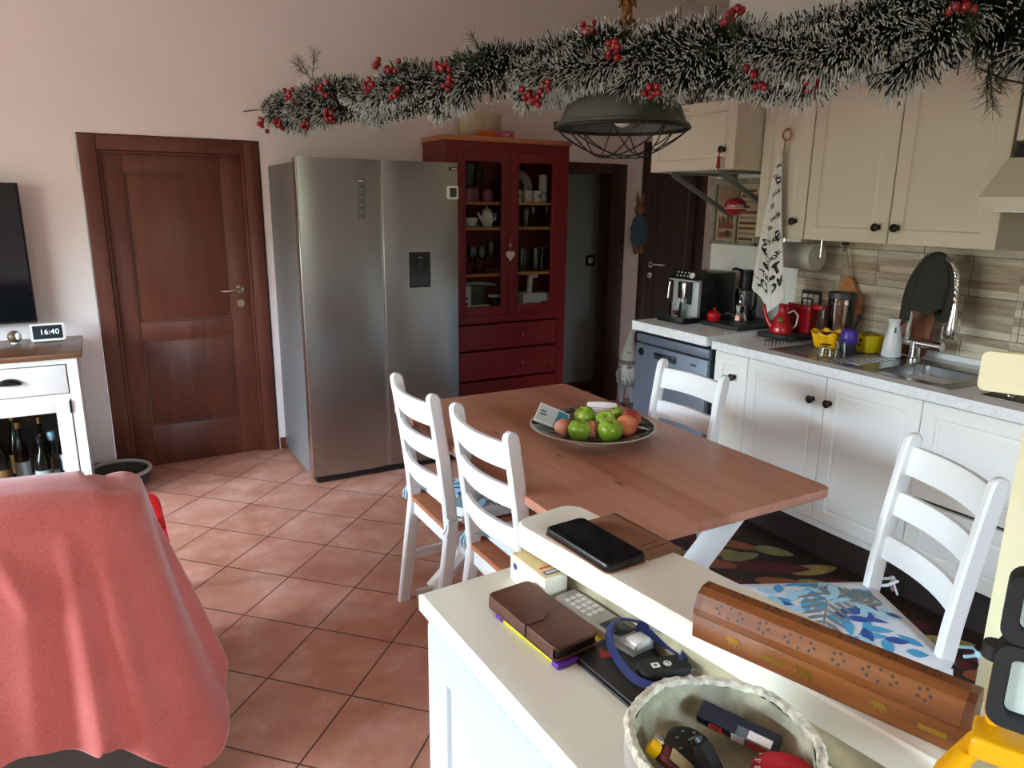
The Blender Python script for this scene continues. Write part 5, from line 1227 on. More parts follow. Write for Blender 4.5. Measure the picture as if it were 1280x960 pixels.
mb = MB(); mb.prism([(-.0405, -.018), (-.010, -.020), (.002, -.012), (.004, 0), (.002, .012), (-.010, .020), (-.0405, .018)], .0216, .0236); mb.box((-.0415, -.018, .003), (-.039, .018, .0236), bev=.001); mb.build('clasp', m_lea, wl_, 40)
m_sil = M('silver_grey_plastic', 'b9bbb8', .3, .3)
cp = thing('cordless_phone', 'silver cordless telephone with keypad beside the half wall', 'telephone', (.588, .765, ZC), R(7))
mb = MB(); secs = []
for y, z, w_ in ((.085, .012, .021), (.06, .0125, .0225), (0, .011, .0225), (-.05, .012, .022), (-.082, .013, .019)): secs.append([(x, y, zz) for x, zz in ((-w_, .004), (-w_+.004, .001), (w_-.004, .001), (w_, .004), (w_, z+.008), (w_-.003, z+.011), (-w_+.003, z+.011), (-w_, z+.008))])
mb.loft(secs); mb.build('handset', m_sil, cp, 40)
mb = MB()
for i in range(3):
    for k in range(5): mb.box((-.017+i*.012, .062-k*.0125, .0215), (-.008+i*.012, .070-k*.0125, .0248), bev=.0012)
mb.build('keypad', m_ceramic, cp, 40)
mb = MB(); mb.box((-.017, -.052, .021), (.017, -.010, .0235), bev=.001); mb.build('screen', M('grey_screen', '35393c', .15), cp, 40)
mb = MB(); mb.box((-.015, -.0825, .016), (.015, -.060, .0275), bev=.003); mb.build('earpiece', m_ceramic, cp, 40)
bw = thing('black_notebook', 'black flat wallet with red triangle lying beside the round bowl', 'wallet', (.575, .672, ZC), R(3))
mb = MB(); mb.box((-.062, -.075, 0), (.042, .06, .0045), bev=.002); mb.box((-.060, -.075, .0048), (.042, .059, .0098), bev=.002); mb.build('cover', M('black_leather', '191616', .5), bw, 40)
mb = MB(); mb.prism([(-.035, .03), (-.012, .022), (-.022, .050)], .0099, .0102); mb.build('red_triangle', M('red_ink', 'a01c1c', .5), bw)
kf = thing('car_key', 'black car key fob with two white buttons and metal ring', 'key', (.592, .635, ZC+.0104), R(-14))
mb = MB(); secs = [[(x*q, y*q, z) for x, y in rrect(.072, .034, .012, 5)] for z, q in ((0, .92), (.003, 1), (.010, 1), (.013, .9))]; mb.loft(secs); mb.build('fob', m_blackm, kf, 40)
mb = MB(); mb.prism(rrect(.011, .010, .0015, 3, -.012, 0), .013, .0137, 0); mb.prism([(.005+.0055*math.cos(R(a)), .0055*math.sin(R(a))) for a in range(0, 360, 24)], .013, .0137, 0)
mb.box((-.0145, -.0018, .0137), (-.010, .0016, .0139), m=1); mb.tube([(.0025, .001, .0139), (.005, .003, .0139), (.0075, .001, .0139), (.006, -.002, .0139)], .0006, 5, m=1); mb.build('buttons', [m_ceramic, m_print], kf)
mb = MB(); mb.tube([(.036+.013*math.cos(R(a)), .004+.013*math.sin(R(a)), .007+.004*math.sin(R(a))) for a in range(0, 360, 20)], .0011, 6, closed=True); mb.build('key_ring', m_chrome, kf, 60)
lan = thing('blue_lanyard', 'dark blue lanyard strap with lettering looped over the car key', 'lanyard', (0, 0, 0))
m_navy = M('navy_ribbon', '14285e', .5)
def ribbon(pts, w_=.0055, th=.0012):
    mb = MB(); P = [Vector(p) for p in pts]
    sp_ = []
    for i in range(len(P)-1):
        p0, p1, p2, p3 = P[max(i-1, 0)], P[i], P[i+1], P[min(i+2, len(P)-1)]
        for k in range(6):
            t = k/6; sp_.append(.5*((2*p1)+(-p0+p2)*t+(2*p0-5*p1+4*p2-p3)*t*t+(-p0+3*p1-3*p2+p3)*t**3))
    sp_.append(P[-1]); secs = []
    for i, p in enumerate(sp_):
        d = (sp_[min(i+1, len(sp_)-1)]-sp_[max(i-1, 0)]).normalized(); n_ = Vector((-d.y, d.x, .8)).normalized(); b = d.cross(n_).normalized()
        secs.append([tuple(p+n_*(s*w_)+b*(q*th)) for s, q in ((-1, -1), (1, -1), (1, 1), (-1, 1))])
    return mb.loft(secs)
za = ZC+.0175
ribbon([(.618, .628, za+.004), (.640, .650, za+.006), (.640, .685, za+.010), (.618, .712, za+.016), (.596, .728, za+.020), (.575, .727, za+.018), (.560, .712, za+.010), (.552, .690, za+.003), (.545, .655, za), (.548, .625, za-.001), (.570, .600, za), (.600, .596, za)]).build('strap', m_navy, lan, 60)
ribbon([(.612, .716, za+.012), (.622, .690, za+.006), (.632, .665, za+.004), (.634, .64, za+.002)], .008).build('strap', m_navy, lan, 60)
mb = MB(); mb.text('ALA', .010, Matrix.Translation((.622, .688, za+.0175)) @ Matrix.Rotation(R(-62), 4, 'Z') @ Matrix.Rotation(R(35), 4, 'X'), depth=.0002); mb.build('lettering', M('grey_blue_ink', '7c8cb0', .5), lan)

# cream stoneware bowl with rough rim and its contents
GX, GY = .487, .432
gb = thing('stoneware_bowl', 'large cream stoneware bowl with rough cracked rim holding small things', 'bowl', (GX, GY, ZC))
m_sto = M('cream_stoneware', 'aaa68c', .8, var=.5, vscale=22, bump=.5, bscale=60)
m_rim = M('chipped_rim', 'd2ccb8', .8, var=.4, vscale=110, bump=1, bscale=140)
mb = MB(); rnd = random.Random(2); seg = 56; prof = [(0, 0), (.055, 0), (.07, .004), (.088, .035), (.096, .07), (.0955, .096)]
mb.lathe(prof, seg, m=0, cap=False); mb.lathe([(.0955, .096), (.0965, .100), (.093, .1045), (.0875, .1035), (.086, .098)], seg*2, m=1, cap=False); mb.lathe([(.086, .098), (.085, .08), (.079, .06), (.066, .050), (0, .046)], seg, m=2, cap=False)
for i, v in enumerate(mb.v):
    if v[2] > .097: a = math.atan2(v[1], v[0]); k = 1+.008*math.sin(9*a)+.012*rnd.uniform(-1, 1); mb.v[i] = (v[0]*k, v[1]*k, v[2]+rnd.uniform(-.0012, .0012)+.0012*math.sin(5*a))
t_ = M('grey_stoneware_outside', 'a8a49a', .8, var=.3, vscale=30, bump=.8, bscale=40)
mb.build('vessel', [t_, m_rim, m_sto], gb, 50)
ZI = ZC+.045
lg = thing('slim_lighter', 'slim dark lighter with red lettering resting across the stoneware bowl', 'lighter', (GX+.044, GY+.020, ZI+.034))
lg.rotation_euler = (R(24), R(4), R(-64))
mb = MB(); mb.box((-.042, -.0105, -.007), (.042, .0105, .007), m=0, bev=.0015); mb.box((.0, -.0108, -.0073), (.036, .0, .0073), m=1)
mb.text('OIL', .011, Matrix.Translation((-.020, -.0108, 0)) @ Matrix.Rotation(R(90), 4, 'X'), m=2, depth=.0003, bold=.0004)
for k in range(5): mb.box((.012+k*.005, -.0112, -.005), (.0155+k*.005, -.0106, .004+.002*(k % 2)), m=2)
mb.box((-.004, -.0112, -.006), (.010, -.0106, .006), m=3); mb.box((.012, -.009, .0070), (.036, .0, .0075), m=3)
mb.build('case', [M('navy_black', '1c2434', .25), M('silver_print', '5c6468', .3), M('red_ink', 'd42c1e', .5), m_ceramic], lg, 40)
rc = thing('round_remote', 'round black key remote lying in the stoneware bowl', 'remote', (GX-.002, GY+.040, ZI+.012)); rc.rotation_euler = (R(14), R(8), 0)
mb = MB(); mb.lathe([(.024, -.004), (.027, -.001), (.027, .003), (.023, .007), (0, .0085)], 26); mb.build('shell', M('black_rubber', '1b1e1e', .5), rc, 40)
mb = MB()
for i in range(8): mb.box((.017*math.cos(i*PI/4)-.002, .017*math.sin(i*PI/4)-.001, .0076), (.017*math.cos(i*PI/4)+.002, .017*math.sin(i*PI/4)+.001, .0082))
mb.build('marking', M('grey_ink', '8c9490', .5), rc)
yl = thing('disposable_lighter', 'maroon lighter with yellow top in the stoneware bowl', 'lighter', (GX-.038, GY+.026, ZI+.022)); yl.rotation_euler = (R(-58), 0, R(35))
mb = MB(); mb.prism([(.0125*math.cos(R(a)), .007*math.sin(R(a))) for a in range(0, 360, 20)], -.03, .016); mb.build('body', M('maroon_plastic', '5c141e', .3), yl, 30)
mb = MB(); mb.box((-.011, -.006, .0165), (.002, .006, .030), bev=.003); mb.build('thumb_piece', m_yellow, yl, 40)
mb = MB(); mb.box((.002, -.006, .0165), (.012, .006, .028), bev=.002); mb.build('metal_hood', m_chrome, yl, 40)
mb = MB(); mb.box((-.008, -.0078, -.018), (.008, -.0066, .008), bev=.0003); mb.build('sticker', M('pale_sticker', 'b8a878', .5), yl)
bt = thing('black_plug', 'black stubby plastic piece lying in front of the round remote', 'plug', (GX-.010, GY+.010, ZI+.024)); bt.rotation_euler = (R(-40), R(10), R(20))
mb = MB(); mb.lathe([(.012, -.02), (.0135, -.016), (.0135, .012), (.010, .018), (0, .019)], 8); mb.build('shell', m_blackm, bt, 30)
mb = MB(); mb.lathe([(.008, .0192), (.008, .024), (0, .025)], 14); mb.build('metal_tip', M('dark_chrome', '6a6e74', .25, 1), bt, 40)
rp_ = thing('red_pouch', 'red fabric pouch with white print at the front of the stoneware bowl', 'pouch', (GX+.040, GY-.046, ZI+.016))
mb = MB(); mb.ball((0, 0, .004), (.038, .034, .024), seg=24, rings=14)
for i, v in enumerate(mb.v): mb.v[i] = (v[0]*(1+.05*math.sin(v[1]*180)), v[1], v[2]+.003*math.sin(v[0]*150+v[1]*90))
mb.build('fabric', M('red_fabric', 'b01424', .8, bump=.2, bscale=200), rp_, 180)
mb = MB()
for i in range(7):
    a = R(100+i*22); mb.tube([(.028*math.cos(a)+.003*math.cos(k*2.1), .026*math.sin(a)+.003*math.sin(k*2.1), .0205) for k in range(4)], .0007, 5)
mb.build('print', m_ceramic, rp_)

# ------------------------------------------------------------------ things on the half wall cap
ZW = 1.0403
ph = thing('smartphone', 'black smartphone in open brown flip case on the half wall cap', 'phone', (.627, .846, ZW), R(4))
mb = MB(); secs = [[(x*q, y*q, z) for x, y in rrect(.077, .158, .010, 5)] for z, q in ((.0012, .97), (.003, 1), (.010, 1), (.0122, .975))]; mb.loft(secs); mb.build('phone_body', m_black, ph, 40)
mb = MB(); mb.prism(rrect(.070, .150, .008, 5), .0122, .0126); mb.build('screen', m_screen, ph)
mb = MB(); mb.prism(rrect(.080, .160, .011, 5), 0, .0012); 
mb.grid(lambda u, v: (.040+u*.072, (v-.5)*.158, .0010+.0*u), 8, 2)
mb.build('leather_cover', M('tan_brown_leather', '8a5e46', .6, var=.15, vscale=25, bump=.15, bscale=150), ph, 40, solid=.0012)
mb = MB()
for y, x0 in ((-.040, .058), (-.054, .060)): mb.box((x0, y, .0018), (x0+.045, y+.0012, .0022))
mb.build('card_slots', m_blackm, ph)
# wooden incense box with brass elephants
m_shee = wood_mat('sheesham_wood', '55280e', '7a4218', '96602a', 'X', 2.2, .35)
IX = Vector((.593, .591, ZW)); ia = math.atan2(.317-.591, .679-.593)
ib = thing('incense_box', 'long wooden incense box with pierced lid and brass elephants', 'box', tuple(IX), ia)
L_, Wd = .298, .052
mb = MB(); mb.box((.0, 0, 0), (L_, Wd, .030), bev=.0015); mb.build('base', m_shee, ib, 40)
pr_ = [(.0, .0305), (.0, .040), (.008, .056), (.018, .062), (Wd-.018, .062), (Wd-.008, .056), (Wd, .040), (Wd, .0305)]
mb = MB(); mb.loft([[(x, y, z) for y, z in pr_] for x in (.008, L_-.008)]); mb.build('lid', m_shee, ib, 20)
m_dsh = wood_mat('dark_sheesham', '4a2410', '6e3a18', '8a5024', 'Z', 1, .4)
for x0 in (.0, L_-.0078): MB().loft([[(x, y*1.0, z) for y, z in pr_] for x in (x0, x0+.0078)]).build('end_cap', m_dsh, ib, 20)
mb = MB()
for i in range(6):
    xc = .045+i*.042; dx, dz = 1, 0
    for k in range(8 if i % 2 == 0 else 5):
        a = 2*PI*k/(8 if i % 2 == 0 else 5); rr = .011 if i % 2 == 0 else .006
        u = rr*1.5*math.cos(a) if i % 2 == 0 else rr*math.cos(a); v = .5+.34*math.sin(a)
        p = Vector((xc+u, .008*v+.0, .040+.016*v)); n_ = Vector((0, -.894, .447)); mb.cyl(tuple(p-n_*.001), tuple(p+n_*.0004), .0017, 8)
    for k in range(5):
        a = 2*PI*k/5; mb.cyl((xc+.008*math.cos(a), Wd/2+.005*math.sin(a), .0610), (xc+.008*math.cos(a), Wd/2+.005*math.sin(a), .0624), .0016, 8)
mb.build('pierced_holes', m_print, ib)
def elephant(mb, x, z, s):
    pts = [(-10, 0), (-9, 6), (-6, 9), (0, 9.5), (4, 9), (6, 10), (9, 9), (10, 6), (12, 8), (13, 11), (14, 11), (13.5, 6), (12, 3), (10, 2), (9, 3), (7, 3), (7, -5), (4, -5), (4, 0), (-2, 0), (-2, -5), (-5, -5), (-5, 1), (-8, 1), (-9, -3), (-10, -3)]
    mb.raw([(x-px*s, yy, z+pz*s) for yy in (-.0008, .0002) for px, pz in pts], [list(range(len(pts))), list(range(len(pts), 2*len(pts)))]+[(i, (i+1) % len(pts), len(pts)+(i+1) % len(pts), len(pts)+i) for i in range(len(pts))])
for x in (.055, .140, .218):
    mb = MB(); elephant(mb, x, .014, .0008); mb.build('elephant_inlay', M('brass_leaf', 'a07c30', .35, .8), ib)
for x in (.09, .255): MB().box((x, -.0006, .012), (x+.026, .0002, .018)).build('brass_strip', M('brass_leaf', 'a07c30', .35, .8), ib)
# yellow and black work lamp
m_ylp = M('tool_yellow', 'e8a800', .35)
wk = thing('work_lamp', 'black and yellow folding work lamp standing on the half wall cap', 'lamp', (.684, .238, ZW), R(-65.8))
def ring_frame(mb, w_, h_, t, r, cx, cz, y0, y1, m=None):
    o = rrect(w_, h_, r, 5, cx, cz); i = rrect(w_-2*t, h_-2*t, max(.003, r-t*.6), 5, cx, cz)
    return mb.loft([[(x, y0, z) for x, z in i], [(x, y0, z) for x, z in o], [(x, y1, z) for x, z in o], [(x, y1, z) for x, z in i], [(x, y0, z) for x, z in i]], m, cap=False)
m_diff = M('frosted_lens', 'ccdad0', .3)
def lamp_head(w_, h_, cx, cz):
    mb = MB(); ring_frame(mb, w_, h_, .012, .014, cx, cz, -.012, .014); mb.box((cx-w_/2+.008, .006, cz-h_/2+.008), (cx+w_/2-.008, .013, cz+h_/2-.008))
    for k in range(5): mb.box((cx-w_/2+.02+k*.022, .013, cz-h_/2+.012), (cx-w_/2+.026+k*.022, .022, cz+h_/2-.012))
    h_o = mb.build('lamp_head', m_blackm, wk, 40)
    MB().prism(rrect(w_-.026, h_-.026, .006, 4), 0, .006).build('lens', m_diff, h_o, 40, loc=(cx, .004, cz)).rotation_euler = (R(90), 0, 0)
lamp_head(.135, .080, .012, .112); lamp_head(.120, .064, .004, .186)
mb = MB(); mb.cyl((-.056, .004, .128), (-.056, .004, .142), .010, 12); mb.box((-.05, -.004, .145), (.07, .010, .156), bev=.003); mb.build('hinge', m_blackm, wk, 40)
mb = MB(); mb.tube([(-.046, .022, .045), (-.05, .024, .065), (-.05, .024, .12), (-.04, .024, .13)], .006, 10); mb.tube([(.075, .022, .045), (.085, .024, .065), (.085, .024, .12), (.07, .024, .13)], .006, 10); mb.build('bracket', m_ylp, wk, 50)
mb = MB(); mb.box((-.062, -.012, .030), (.095, .030, .052), bev=.004); mb.tube([(-.055, .02, .03), (-.075, -.02, .014), (-.08, -.05, .010)], .010, 12); mb.tube([(.085, .02, .03), (.10, -.02, .014), (.10, -.05, .010)], .010, 12); mb.build('stand', m_ylp, wk, 50)
mb = MB(); mb.ball((-.08, -.055, .0105), (.013, .016, .0105)); mb.ball((.10, -.055, .0105), (.013, .016, .0105)); mb.box((-.03, .0, .0), (-.01, .025, .03)); mb.box((.05, .0, .0), (.07, .025, .03)); mb.build('foot', m_blackm, wk, 50)
# pale rounded board fixed to the pillar edge
bd = thing('wall_plaque', 'pale yellow rounded board on the pillar edge, in front of the hob', 'board', (.808, .383, 1.398), R(-66))
mb = MB(); mb.T = Matrix.Rotation(R(90), 4, 'X'); mb.prism(rrect(.16, .041, .007, 5, .055, 0), -.006, .006); mb.build('board', m_pillar, bd, 30)
bd.location = (.797, .384, 1.398)

# ------------------------------------------------------------------ sofa with red throw, red stool
m_sofa = M('dark_taupe_fabric', '4c443c', .9, var=.1, vscale=60, bump=.2, bscale=200)
so_ = thing('sofa', 'dark taupe sofa covered by the salmon red throw in the left foreground', 'sofa', (0, 0, 0))
MB().box((-2.0, 1.84, .06), (.03, 2.62, .40), bev=.03).build('base', m_sofa, so_, 60)
MB().box((-2.0, 1.85, .30), (-.10, 2.05, .88), bev=.06).build('backrest', m_sofa, so_, 60)
MB().box((-.17, 1.86, .30), (.02, 2.60, .60), bev=.05).build('armrest', m_sofa, so_, 60)
for i in range(3): MB().box((-1.97+i*.6, 2.07, .39), (-1.40+i*.6, 2.66, .50), bev=.04).build('seat_cushion', m_sofa, so_, 60)
for x in (-1.9, -.06):
    for y in (1.92, 2.54): MB().cyl((x, y, 0), (x, y, .065), .025, 12).build('foot', m_black, so_)
m_throw = NT('salmon_throw'); tv_ = m_throw.coords((1, 1, 1)); n1 = m_throw.noise(tv_, 9, 5); n2 = m_throw.noise(tv_, 260, 3)
m_throw.link(m_throw.mix(.35, m_throw.ramp(n1, [(.3, 'b24e44'), (.7, 'c05e54')]), m_throw.ramp(n2, [(.3, '983e36'), (.7, 'd07a70')])), m_throw.b.inputs['Base Color'])
m_throw.b.inputs['Roughness'].default_value = .95; m_throw.b.inputs['Sheen Weight'].default_value = .3; m_throw.bump(n2, .25, .002)
def throw(u, v):
    # u along the path: back face (left to right), round the corner, then along the end; v from hem 0 to the top seam 1
    z1 = .900
    r = .09; la = 1.1; lb = r*PI/2; lc = .13; s = u*(la+lb+lc)
    if s < la: px, py, nx, ny = -1.1-.0+s-.07, 1.84, 0, -1
    elif s < la+lb: a = (s-la)/r; px, py, nx, ny = -.07+r*math.sin(a), 1.93-r*math.cos(a), math.sin(a), -math.cos(a)
    else: px, py, nx, ny = .02, 1.93+(s-la-lb), 1, 0
    px -= 0
    hem = .285+.012*math.sin(s*9)+(.0 if s < 1.02 else 0)
    corner = math.exp(-((s-1.20)/.13)**2); hem -= .16*math.exp(-((s-1.19)/.07)**2); hem += .04*math.exp(-((s-1.34)/.08)**2); hem += .015*math.sin(s*23)*(s < 1.05)
    if v < .72:
        t = v/.72; z = hem+(z1-.075-hem)*t; dn = 1-t
        off = .018+.012*dn
        off += .018*dn**.7*math.sin(s*15+.6*dn)*(.35+.65*min(1, max(0, (s-.1)/1)))+.010*dn*math.sin(s*29+2.2*dn)*min(1, s/.9)
        off += corner*dn*.040
        off += (.055*dn if s > la+lb*.3 else 0)*min(1, max(0, (s-la-lb*.3)/.1))
        # pleats falling from the shoulder, deepening towards the hem
        for s0, sl, wd, am, d0 in ((1.035, .02, .020, .050, .0), (1.105, .03, .017, .040, .1), (.955, -.02, .022, .020, .05), (1.20, .0, .028, .060, .1), (1.29, .01, .02, .045, .1), (.79, .03, .030, .026, .12), (.60, .05, .05, .016, .3), (.36, -.02, .06, .014, .35)):
            off += am*max(0, dn-d0)**.75*math.exp(-((s-s0-sl*dn)/(wd*(1+.8*dn)))**2)
        for s0, sl, wd, am in ((.90, .16, .022, .016), (.84, -.08, .02, .014), (.72, .12, .025, .012)):      # short drag folds under the top edge
            off += am*math.sin(PI*min(1, dn*2.6))*math.exp(-((s-s0-sl*dn)/wd)**2)
        return (px+nx*off, py+ny*off, z)
    t = min(1, (v-.72)/.16); a = t*PI/2; drop = .045*max(0, min(1, (s-.98)/.22))**1.5
    inn = .085*(1-math.cos(a)); z = z1-.075+.083*math.sin(a)-drop*t+.003*math.sin(s*17)*t
    off = .018-inn; x, y = px+nx*off, py+ny*off
    if v > .88:
        q = (v-.88)/.12; sx = min(px, -.10); x = x+(sx-x)*q; y = y+(2.045-y)*q; z += .006*math.sin(PI*q)-.012*q+drop*.5*q
    return (x, y, z)
mb = MB(); mb.grid(throw, 190, 100)
thr = mb.build('throw_blanket', m_throw.m, smooth=180, solid=.006)
tag(thr, 'salmon red throw blanket hanging over the sofa back in the left foreground', 'blanket')

st_ = thing('plastic_stool', 'bright red plastic stool half hidden behind the salmon throw', 'stool', (-.055, 2.84, 0))
mb = MB(); secs = [[(x*q, y*q, z) for x, y in rrect(.31, .31, .05, 5)] for z, q in ((.405, 1.03), (.44, 1.02), (.452, .98), (.455, .9))]; mb.loft(secs); mb.build('seat', m_redpl, st_, 30)
for sx in (-1, 1):
    for sy in (-1, 1):
        mb = MB(); secs = []
        for z, q, w_ in ((0, .185, .018), (.2, .160, .026), (.42, .130, .034)): secs.append([(sx*q-w_, sy*q-w_*.7, z), (sx*q+w_, sy*q-w_*.7, z), (sx*q+w_, sy*q+w_*.7, z), (sx*q-w_, sy*q+w_*.7, z)])
        mb.loft(secs); mb.build('leg', m_redpl, st_, 30)

# ------------------------------------------------------------------ pendant lamp
LX, LY, LZ = 1.975, 2.592, 1.872
pl_ = thing('pendant_lamp', 'industrial grey pendant lamp with wire cage hanging behind the garland', 'lamp', (LX, LY, LZ))
m_lampg = M('grey_green_enamel', '565a52', .45); m_wire = M('black_wire', '161616', .5)
mb = MB(); mb.lathe([(.275, 0), (.279, .006), (.275, .014), (.262, .02), (.235, .085), (.18, .13), (.10, .165), (.055, .18), (.05, .25), (.02, .26), (0, .262)], 48, m=0, cap=False)
mb.lathe([(.275, 0), (.262, .004), (.232, .080), (.176, .125), (.098, .16), (.0, .165)], 48, m=0, cap=False); mb.build('shade', m_lampg, pl_, 40)
mb = MB(); mb.tube([(.277*math.cos(2*PI*i/48), .277*math.sin(2*PI*i/48), -.004) for i in range(48)], .0075, 8, closed=True)
NW = 8
for k in range(NW):
    a0 = 2*PI*k/NW; a1 = a0+2*PI*3/NW; p0 = Vector((math.cos(a0), math.sin(a0), 0))*.277; p1 = Vector((math.cos(a1), math.sin(a1), 0))*.277
    mb.tube([tuple(p0.lerp(p1, i/16)*(1-.10*math.sin(PI*i/16))-Vector((0, 0, .115*math.sin(PI*i/16)**.8+.004))) for i in range(17)], .0028, 6)
mb.build('wire_cage', m_wire, pl_, 60)
mb = MB(); mb.box((-.288, -.012, -.014), (-.262, .012, .02), bev=.003); mb.build('clip', m_black, pl_).rotation_euler = (0, 0, R(-29))
MB().ball((0, 0, .045), .045, seg=20, rings=14).build('bulb', M('opal_bulb', 'e4e2da', .3), pl_, 180)
mb = MB(); mb.cyl((0, 0, .085), (0, 0, .16), .022, 14); mb.build('socket', m_black, pl_)
mb = MB(); Ht = CH-LZ
for s in range(3):
    mb.tube([(.011*math.cos(i*.45+s*2.094), .011*math.sin(i*.45+s*2.094), .26+(Ht-.26)*i/90) for i in range(91)], .012, 7)
for z in (.42, .50, .57):
    for s in range(7):
        a = s*.9; mb.tube([(0, 0, z), (.03*math.cos(a), .03*math.sin(a), z-.012), (.035*math.cos(a+.5), .035*math.sin(a+.5), z-.04)], .007, 6, rr=[.010, .008, .003])
mb.build('rope', M('jute_rope', '8a5c2c', .9, var=.3, vscale=50), pl_, 60)

# ------------------------------------------------------------------ garland on a wire
GA, GB = Vector((.905, 4.46, 2.054)), Vector((2.70, .78, 2.10))
ax = (GB-GA); GLEN = ax.length; ax.normalize(); e1 = ax.cross(Vector((0, 0, 1))).normalized(); e2 = e1.cross(ax)
gl = thing('christmas_garland', 'long snowy tinsel garland with red berries stretched above the table', 'garland', (0, 0, 0))
MB().tube([tuple(GA-ax*.19), tuple(GB+ax*.75)], .0035, 8).build('support_wire', m_black, gl)
rnd = random.Random(21)
m_tg = M('tinsel_green', '16241b', .6); m_tg2 = M('tinsel_dark_green', '0f1814', .6); m_tw = M('tinsel_white_tip', 'cfd6d2', .6)
vs, fs, mi = [], [], []
def needle(base, d, L, w_, frac, dk):
    side = d.cross(Vector((rnd.uniform(-1, 1), rnd.uniform(-1, 1), rnd.uniform(-1, 1))))
    if side.length < 1e-4: return
    side.normalize(); n2_ = side.cross(d); o = len(vs); k = base+d*(L*frac); tip = base+d*L+Vector((0, 0, -.006))
    for p, ww in ((base, w_*.8), (k, w_), (tip, w_*.5)):
        vs.extend([tuple(p+side*ww), tuple(p-side*ww*.5+n2_*ww*.8), tuple(p-side*ww*.5-n2_*ww*.8)])
    for j in range(2):
        for i in range(3):
            fs.append((o+j*3+i, o+j*3+(i+1) % 3, o+j*3+3+(i+1) % 3, o+j*3+3+i)); mi.append((1 if dk else 0) if j == 0 else 2)
    fs.append((o+6, o+7, o+8)); mi.append(2)
def bristles(path, nn, L0, L1, out=.75, w_=.0023, white=.85):
    """path(t) gives (point, tangent, scale, outward); bristles stand square to the strand"""
    for i in range(nn):
        c, tang, env, ow_ = path(rnd.random())
        r_ = Vector((rnd.gauss(0, 1), rnd.gauss(0, 1), rnd.gauss(0, 1))).normalized()+ow_*out
        d = (r_-tang*r_.dot(tang)*.88).normalized(); L = rnd.uniform(L0, L1)*env
        needle(c, d, L, w_*(.8+.2*env), rnd.uniform(.60, .84) if rnd.random() < white else .97, rnd.random() < .5)
def helix(ph, turns, R0):
    def f(t):
        a = ph+turns*2*PI*t+.6*math.sin(t*17+ph); env = min(1, t/.05+.3)*min(1, (1-t)/.04+.3)*(.82+.36*t)
        rr = R0*(.74+.26*math.sin(t*31+ph*2))*env; o = e1*math.cos(a)+e2*math.sin(a)
        tang = (ax*(GLEN/(turns*2*PI))+(e2*math.cos(a)-e1*math.sin(a))*R0).normalized()
        return GA+ax*(t*GLEN)+o*rr+Vector((0, 0, -.018*math.sin(t*9+1))), tang, env, o
    return f
for ph, tu, r0 in ((0, 8.5, .085), (2.1, 7.5, .090), (4.2, 9.2, .082)): bristles(helix(ph, tu, r0), 5600, .065, .105)
bristles(helix(1, 2.5, .025), 6500, .09, .135, .2, .0026, .15)
def swag(t0, t1, dip, fwd):
    def f(t):
        k = math.sin(PI*t); front = (-e1 if (-e1).dot(Vector((0, 0, 1.56))-(GA+GB)/2) > 0 else e1)
        p = GA+ax*((t0+(t1-t0)*t)*GLEN)+Vector((0, 0, .03-dip*k))+front*(.05+fwd*k)
        tang = (ax*(t1-t0)*GLEN+Vector((0, 0, -dip*PI*math.cos(PI*t)))).normalized(); return p, tang, .75+.35*k, Vector((0, 0, -.5))
    return f
bristles(swag(.655, .80, .085, .05), 2600, .07, .105, .4); bristles(swag(.42, .56, .05, .04), 2000, .065, .095, .4); bristles(swag(.17, .30, .045, .03), 1500, .06, .085, .4)
me = bpy.data.meshes.new('tinsel'); me.from_pydata(vs, [], fs)
for m_ in (m_tg, m_tg2, m_tw): me.materials.append(m_)
me.polygons.foreach_set('material_index', mi); me.update()
to = bpy.data.objects.new('tinsel', me); COL.objects.link(to); to.parent = gl; to['kind'] = 'stuff'
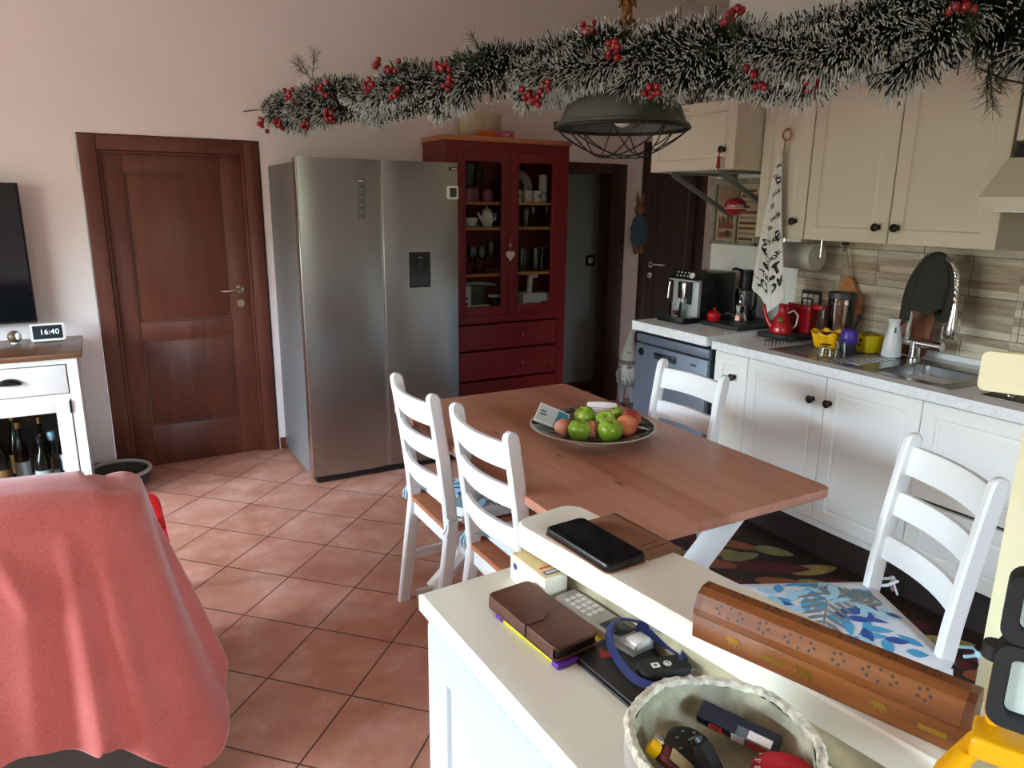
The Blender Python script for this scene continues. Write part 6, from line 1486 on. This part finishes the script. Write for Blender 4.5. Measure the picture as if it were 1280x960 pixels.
# berry clusters and pine sprigs
m_berry = M('red_berry', '860c14', .25, coat=.5); m_btw = M('brown_twig', '3a2a1a', .8); m_pine = M('pine_green', '1f3a1c', .6)
TOC = (Vector((0, 0, 1.56))-(GA+GB)/2).normalized()
def frame_at(t, a):
    """point on the garland surface at angle a: 0 faces the room side, 90 up"""
    front = (-e1 if (-e1).dot(TOC) > 0 else e1); n_ = front*math.cos(R(a))+Vector((0, 0, 1))*math.sin(R(a)); return GA+ax*(t*GLEN)+n_*.165, n_
spots = [(.035, -35, 5), (.065, -40, 6), (.10, 5, 5), (.115, -45, 6), (.16, 10, 5), (.165, -35, 8), (.235, 5, 6), (.24, 40, 5), (.27, 30, 6), (.285, -5, 5), (.345, 20, 7), (.36, 0, 5), (.455, -35, 8), (.475, -25, 6), (.515, 60, 8), (.55, 10, 8), (.585, -40, 7), (.655, 35, 8), (.675, -40, 5), (.72, -45, 7), (.80, 48, 14), (.82, 10, 6)]
for i, (t, a, nb_) in enumerate(spots):
    c, n_ = frame_at(t, a); mb = MB(); o = c-n_*.10; sc = .0125+.0015*rnd.random()
    for k in range(int(nb_*1.3)):
        r_ = Vector((rnd.uniform(-1, 1), rnd.uniform(-1, 1), rnd.uniform(-1, 1))); p = c+(r_-n_*r_.dot(n_)*.6)*.036
        mb.ball(tuple(p), sc, 0, 12, 8); mb.tube([tuple(o), tuple(o.lerp(p, .6)+Vector((0, 0, .004))), tuple(p)], .0013, 5, 1)
    mb.build('berry_cluster', [m_berry, m_btw], gl, 180)
for t, a in ((.115, 60), (.66, 0), (.83, -20), (.84, -75), (.40, 25), (.58, -60)):
    c, n_ = frame_at(t, a); mb = MB()
    for q in range(3):
        d = (n_*.8+Vector((rnd.uniform(-1, 1), rnd.uniform(-1, 1), rnd.uniform(-.6, .6)))*.7).normalized(); b0 = c-n_*.05; e_ = b0+d*.15
        mb.tube([tuple(b0), tuple(e_)], .0015, 5, 1)
        for k in range(46):
            p = b0.lerp(e_, .25+.75*k/46); r_ = Vector((rnd.gauss(0, 1), rnd.gauss(0, 1), rnd.gauss(0, 1))).normalized(); q_ = p+(r_*.75+d*.8).normalized()*.042
            mb.tube([tuple(p), tuple(q_)], .0007, 3, 0)
    mb.build('pine_sprig', [m_pine, m_btw], gl)
mb = MB(); c, n_ = frame_at(.835, -70); b0 = c-n_*.03
br = [b0, b0+Vector((.03, -.06, -.035)), b0+Vector((.05, -.12, -.055)), b0+Vector((.055, -.17, -.03))]
mb.tube([tuple(p) for p in br], .0032, 6); mb.tube([tuple(br[2]), tuple(br[2]+Vector((-.005, .01, -.035)))], .0026, 6)
for k in range(70):
    t = rnd.random()*2.9; i = int(t); p = br[i].lerp(br[i+1], t-i); r_ = Vector((rnd.gauss(0, 1), rnd.gauss(0, 1), rnd.gauss(0, 1))).normalized(); mb.tube([tuple(p), tuple(p+r_*.045)], .0006, 3)
mb.build('bare_twig', [m_btw], gl)
